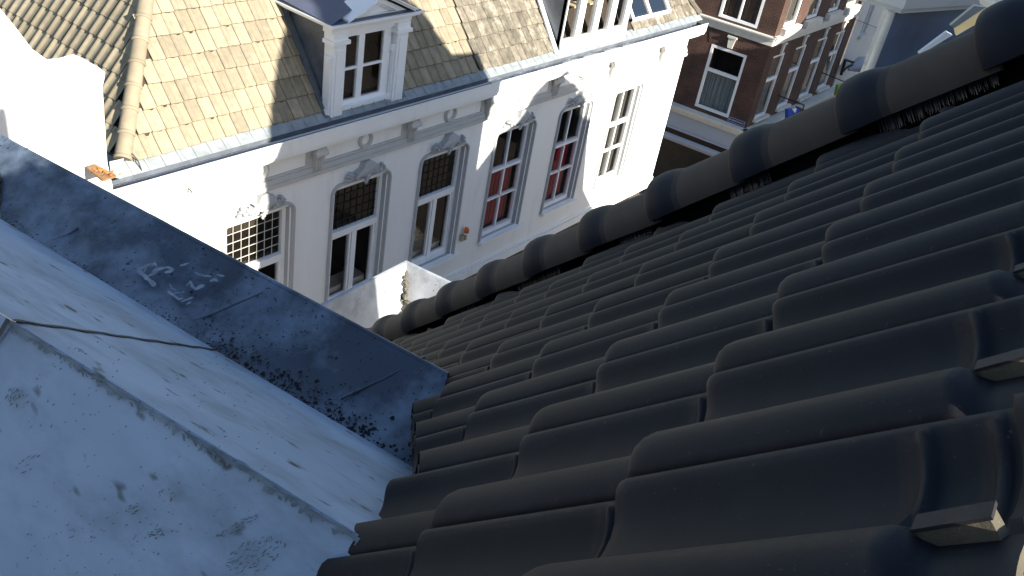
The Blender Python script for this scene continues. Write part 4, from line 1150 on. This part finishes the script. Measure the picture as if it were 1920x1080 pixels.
# ---- pale building further on
pb = thing('pale_building', 'pale rendered building with narrow dark windows beyond the brick corner house', 'building', (40, 10.7, -14.2))
b = MB(); YP = 10.55
def PPt(s_, z, d=0): return Vector((35.87 + s_, YP - d, z))
hp = [(1.0, 1.62, -8.75, -5.0), (3.0, 3.7, -8.75, -5.0)]
wall_holes(b, Vector((35.87, YP, 0)), Vector((1, 0, 0)), 16, -14.2, -3, hp, .2, Vector((0, 1, 0)))
b.build('wall', PALEW, pb)
for (a, c, e, f) in hp:
    b = MB(); fbox(b, PPt, a, a + .1, e, f, -.2, -.1); fbox(b, PPt, c - .1, c, e, f, -.2, -.1); fbox(b, PPt, a, c, -7.35, -7.28, -.2, -.1)
    wn = b.build('window', PAINTW, pb)
    b = MB(); b.quad(PPt(a, e, -.18), PPt(c, e, -.18), PPt(c, f, -.18), PPt(a, f, -.18)); b.build('glass', mat('dark_pane', (.02, .024, .028), rough=.5, spec=.2), wn)
    b = MB(); fbox(b, PPt, a - .1, c + .12, e - .12, e, 0, .12); b.build('window_sill', PALEW, pb)
lm_ = thing('wall_lamp', 'black iron lamp bracket with curved arm on the pale building', 'lamp bracket', onY(1582, 125, 10.5))
b = MB(); a = onY(1585, 112, 10.4); b.tube([a, onY(1577, 140, 10.4)], .06, 6); b.tube([a, onY(1600, 117, 10.2), onY(1628, 118, 9.9)], .045, 6); b.tube([onY(1577, 138, 10.4), onY(1588, 126, 10.3), onY(1605, 120, 10.1), onY(1620, 118, 9.95)], .035, 6); b.build('bracket', BLACKM, lm_)
b = MB(); b.tube([onY(1590, 128, 10.3), onY(1612, 121, 10.0), onY(1630, 122, 9.8)], [.10, .30, .34], 12); b.build('lamp_shade', FASCIA, lm_)
b = MB(); b.tube([onY(1606, 37, 10.4), onY(1652, 55, 10.3)], .012, 5); tag(b.build('cable', BLACKM), 'thin dark cable strung across the pale facade', 'cable')

# =================================================================== ZINC CLAD NEIGHBOUR ON OUR SIDE
zn = thing('zinc_building', 'blue grey zinc clad wall under an off white eave at the upper right', 'building', (11, 2, -14.2))
K2 = onX(1693, 18, 9.5); d2 = ray(3451, -94); d2.z = 0; d2.normalize()
b = MB(); z0 = K2.z
p = [K2, K2 + d2 * 1.66, K2 + d2 * 1.66 + Vector((.3, 1.0, 0)), K2 + Vector((1.5, 1.4, 0)), K2 + Vector((0, 1.4, 0))]
b.prism(p, (0, 0, .34)); b.prism([q + Vector((.04, .02, -.05)) for q in p], (0, 0, .049)); recalc(b.build('eave', PALEW, zn))
w0 = onX(1676, 30, 9.55); 
b = MB(); a = Vector((w0.x, w0.y, 0)); e = a + d2 * 3.2
b.quad((a.x, a.y, -14.2), (e.x, e.y, -14.2), (e.x, e.y, z0 - .05), (a.x, a.y, z0 - .05)); b.build('cladding', mat('blue_zinc', (.075, .125, .20), rough=.35, var=.35, scale=1.2, spec=.6), zn)
b = MB(); b.tube([(a.x - .02, a.y + .03, -14.2), (a.x - .02, a.y + .03, z0 - .05)], .04, 10); b.box(a.x - .02, a.x + .2, a.y + .07, a.y + .11, -14.2, z0 - .05); b.build('corner_trim', STONE, zn)
# unseen house behind it, outline shaped to throw the shadow on the facade opposite
sh = thing('shadow_house', 'unseen tall house on the near side, outlined to cast the facade shadow', 'house', (13, -1, -14.2), 'unseen near-side houses shaped to cast shadows')
def cast(P, yc=-1.0):
    P = Vector(P); q = P + L * ((yc - P.y) / L.y); return (q.x, yc, q.z)
b = MB(); b.prism([(cast((7.9, 9.85, -9))[0], -1, -14.2), (cast((12.8, 9.85, -8))[0], -1, -14.2), cast((12.80, 9.85, -7.9)), cast((12.63, 9.85, -6.72)), cast((12.69, 9.85, -6.5)), cast((12.53, 10.06, -5.79)), cast((12.07, 10.82, -4.81)), cast((11.85, 10.96, -4.64)), cast((11.4, 11.7, -3.6)), cast((10.0, 11.8, -3.6)), cast((9.36, 11.04, -4.54)), cast((9.06, 10.85, -4.77)), cast((8.66, 10.53, -5.18)), cast((8.15, 10.0, -5.8)), cast((7.9, 9.85, -6.27)), cast((7.92, 9.85, -6.63))], (0, -5, 0)); b.build('wall', BRICK, sh)
sh2 = thing('shadow_house', 'unseen lower house on the near side, outlined to cast the facade shadow', 'house', (17.5, -1, -14.2), 'unseen near-side houses shaped to cast shadows')
b = MB(); b.prism([(cast((12.95, 9.85, -8))[0], -1, -14.2), (cast((18.2, 9.85, -10))[0], -1, -14.2), cast((18.2, 9.85, -10.4)), cast((17.3, 9.85, -9.4)), cast((16.9, 9.85, -7.6)), cast((15.9, 9.85, -6.5)), cast((15.2, 9.85, -6.1)), cast((14.5, 9.85, -6.5)), cast((14.0, 9.85, -6.94)), cast((12.95, 9.85, -7.83))], (0, -5, 0)); b.build('wall', BRICK, sh2)
sh3 = thing('shadow_house', 'unseen row of houses on the near side, outlined to shade the brick facade', 'house', (30, -1, -14.2), 'unseen near-side houses shaped to cast shadows')
b = MB(); b.prism([(cast((27.5, 10, -9), -1.2)[0], -1.2, -14.2), (46, -1.2, -14.2)] + [cast(q, -1.2) for q in ((38.5, 10.6, -6.2), (35.6, 10.6, -6.4), (35.3, 10.6, -7.9), (34.6, 10.6, -8.2), (34.1, 10.6, -6.9), (33.4, 10.6, -6.2), (31.6, 10.6, -6.3), (31.2, 10.6, -6.8), (30.2, 10.6, -7.45), (29.1, 10.6, -7.75), (28.4, 10.6, -7.9), (27.5, 10.6, -7.9))], (0, -5, 0)); b.build('wall', BRICK, sh3)

# things on our own roof edge, top right
rw = thing('roof_window', 'open roof window with a sunlit yellow frame behind the hip caps', 'roof window', (3.6, .6, -1.4))
b = MB(); b.box(3.5, 3.8, .5, .78, -2.4, -.84); b.build('housing', ZINCD, rw)
def pr4(pp, X, mt, nm, off=(.02, .01, 0)):
    b = MB(); b.prism([onX(x, y, X) for x, y in pp], off); return recalc(b.build(nm, mt, rw))
pr4(((1790, 54), (1849, 17), (1860, 28), (1793, 67)), 3.5, LIT, 'frame')
pr4(((1782, 48), (1827, 11), (1848, 14), (1789, 53)), 3.47, ZINCD, 'sash')
pr4(((1722, 100), (1775, 60), (1786, 66), (1724, 104)), 3.53, FASCIA, 'hinge_rail')

wbrd = thing('eave_board', 'weathered white eave board in the top right corner', 'board', onX(1880, 8, 3.2))
b = MB(); q = [onX(1832, -12, 3.3), onX(1838, 8, 3.3), onX(1872, 24, 3.2), onX(1925, 26, 3.1), onX(1990, 30, 3.05), onX(1990, -40, 3.05)]; b.prism(q, (.03, .0, .01)); recalc(b.build('board', STONE, wbrd))
wp = thing('plastic_wrap', 'blue and pink printed plastic wrapping under the last hip cap at the right edge', 'packaging', onX(1900, 45, 2.5))
b = MB(); n = 12; vs = []
for i in range(n + 1):
    x = 1880 + i * 7; yy = 46 - i * 1.6; X = 2.75 - i * .02 + .02 * math.sin(i * 1.7)
    vs += [onX(x, yy - 8 - i * .9, X + .03), onX(x, yy, X), onX(x, yy + 5, X + .02)]
b.add(vs, [(3 * i + k, 3 * i + 3 + k, 3 * i + 4 + k, 3 * i + 1 + k) for i in range(n) for k in range(2)]); b.build('wrap', CYAN, wp)
b = MB()
for i in range(9):
    x = 1885 + i * 5 + random.uniform(-1, 1); y = 40 - i * 1.3
    p0, p1 = onX(x, y + 3, 2.70), onX(x + random.uniform(-2, 3), y - 5, 2.70)
    b.tube([p0, p1], .0022, 5)
    b.tube([p1, p1.lerp(p0, .2) + ray(1890, 40) * 0 + (onX(x + 4, y - 4, 2.70) - p1) * .8], .002, 5)
b.build('print', PINK, wp)
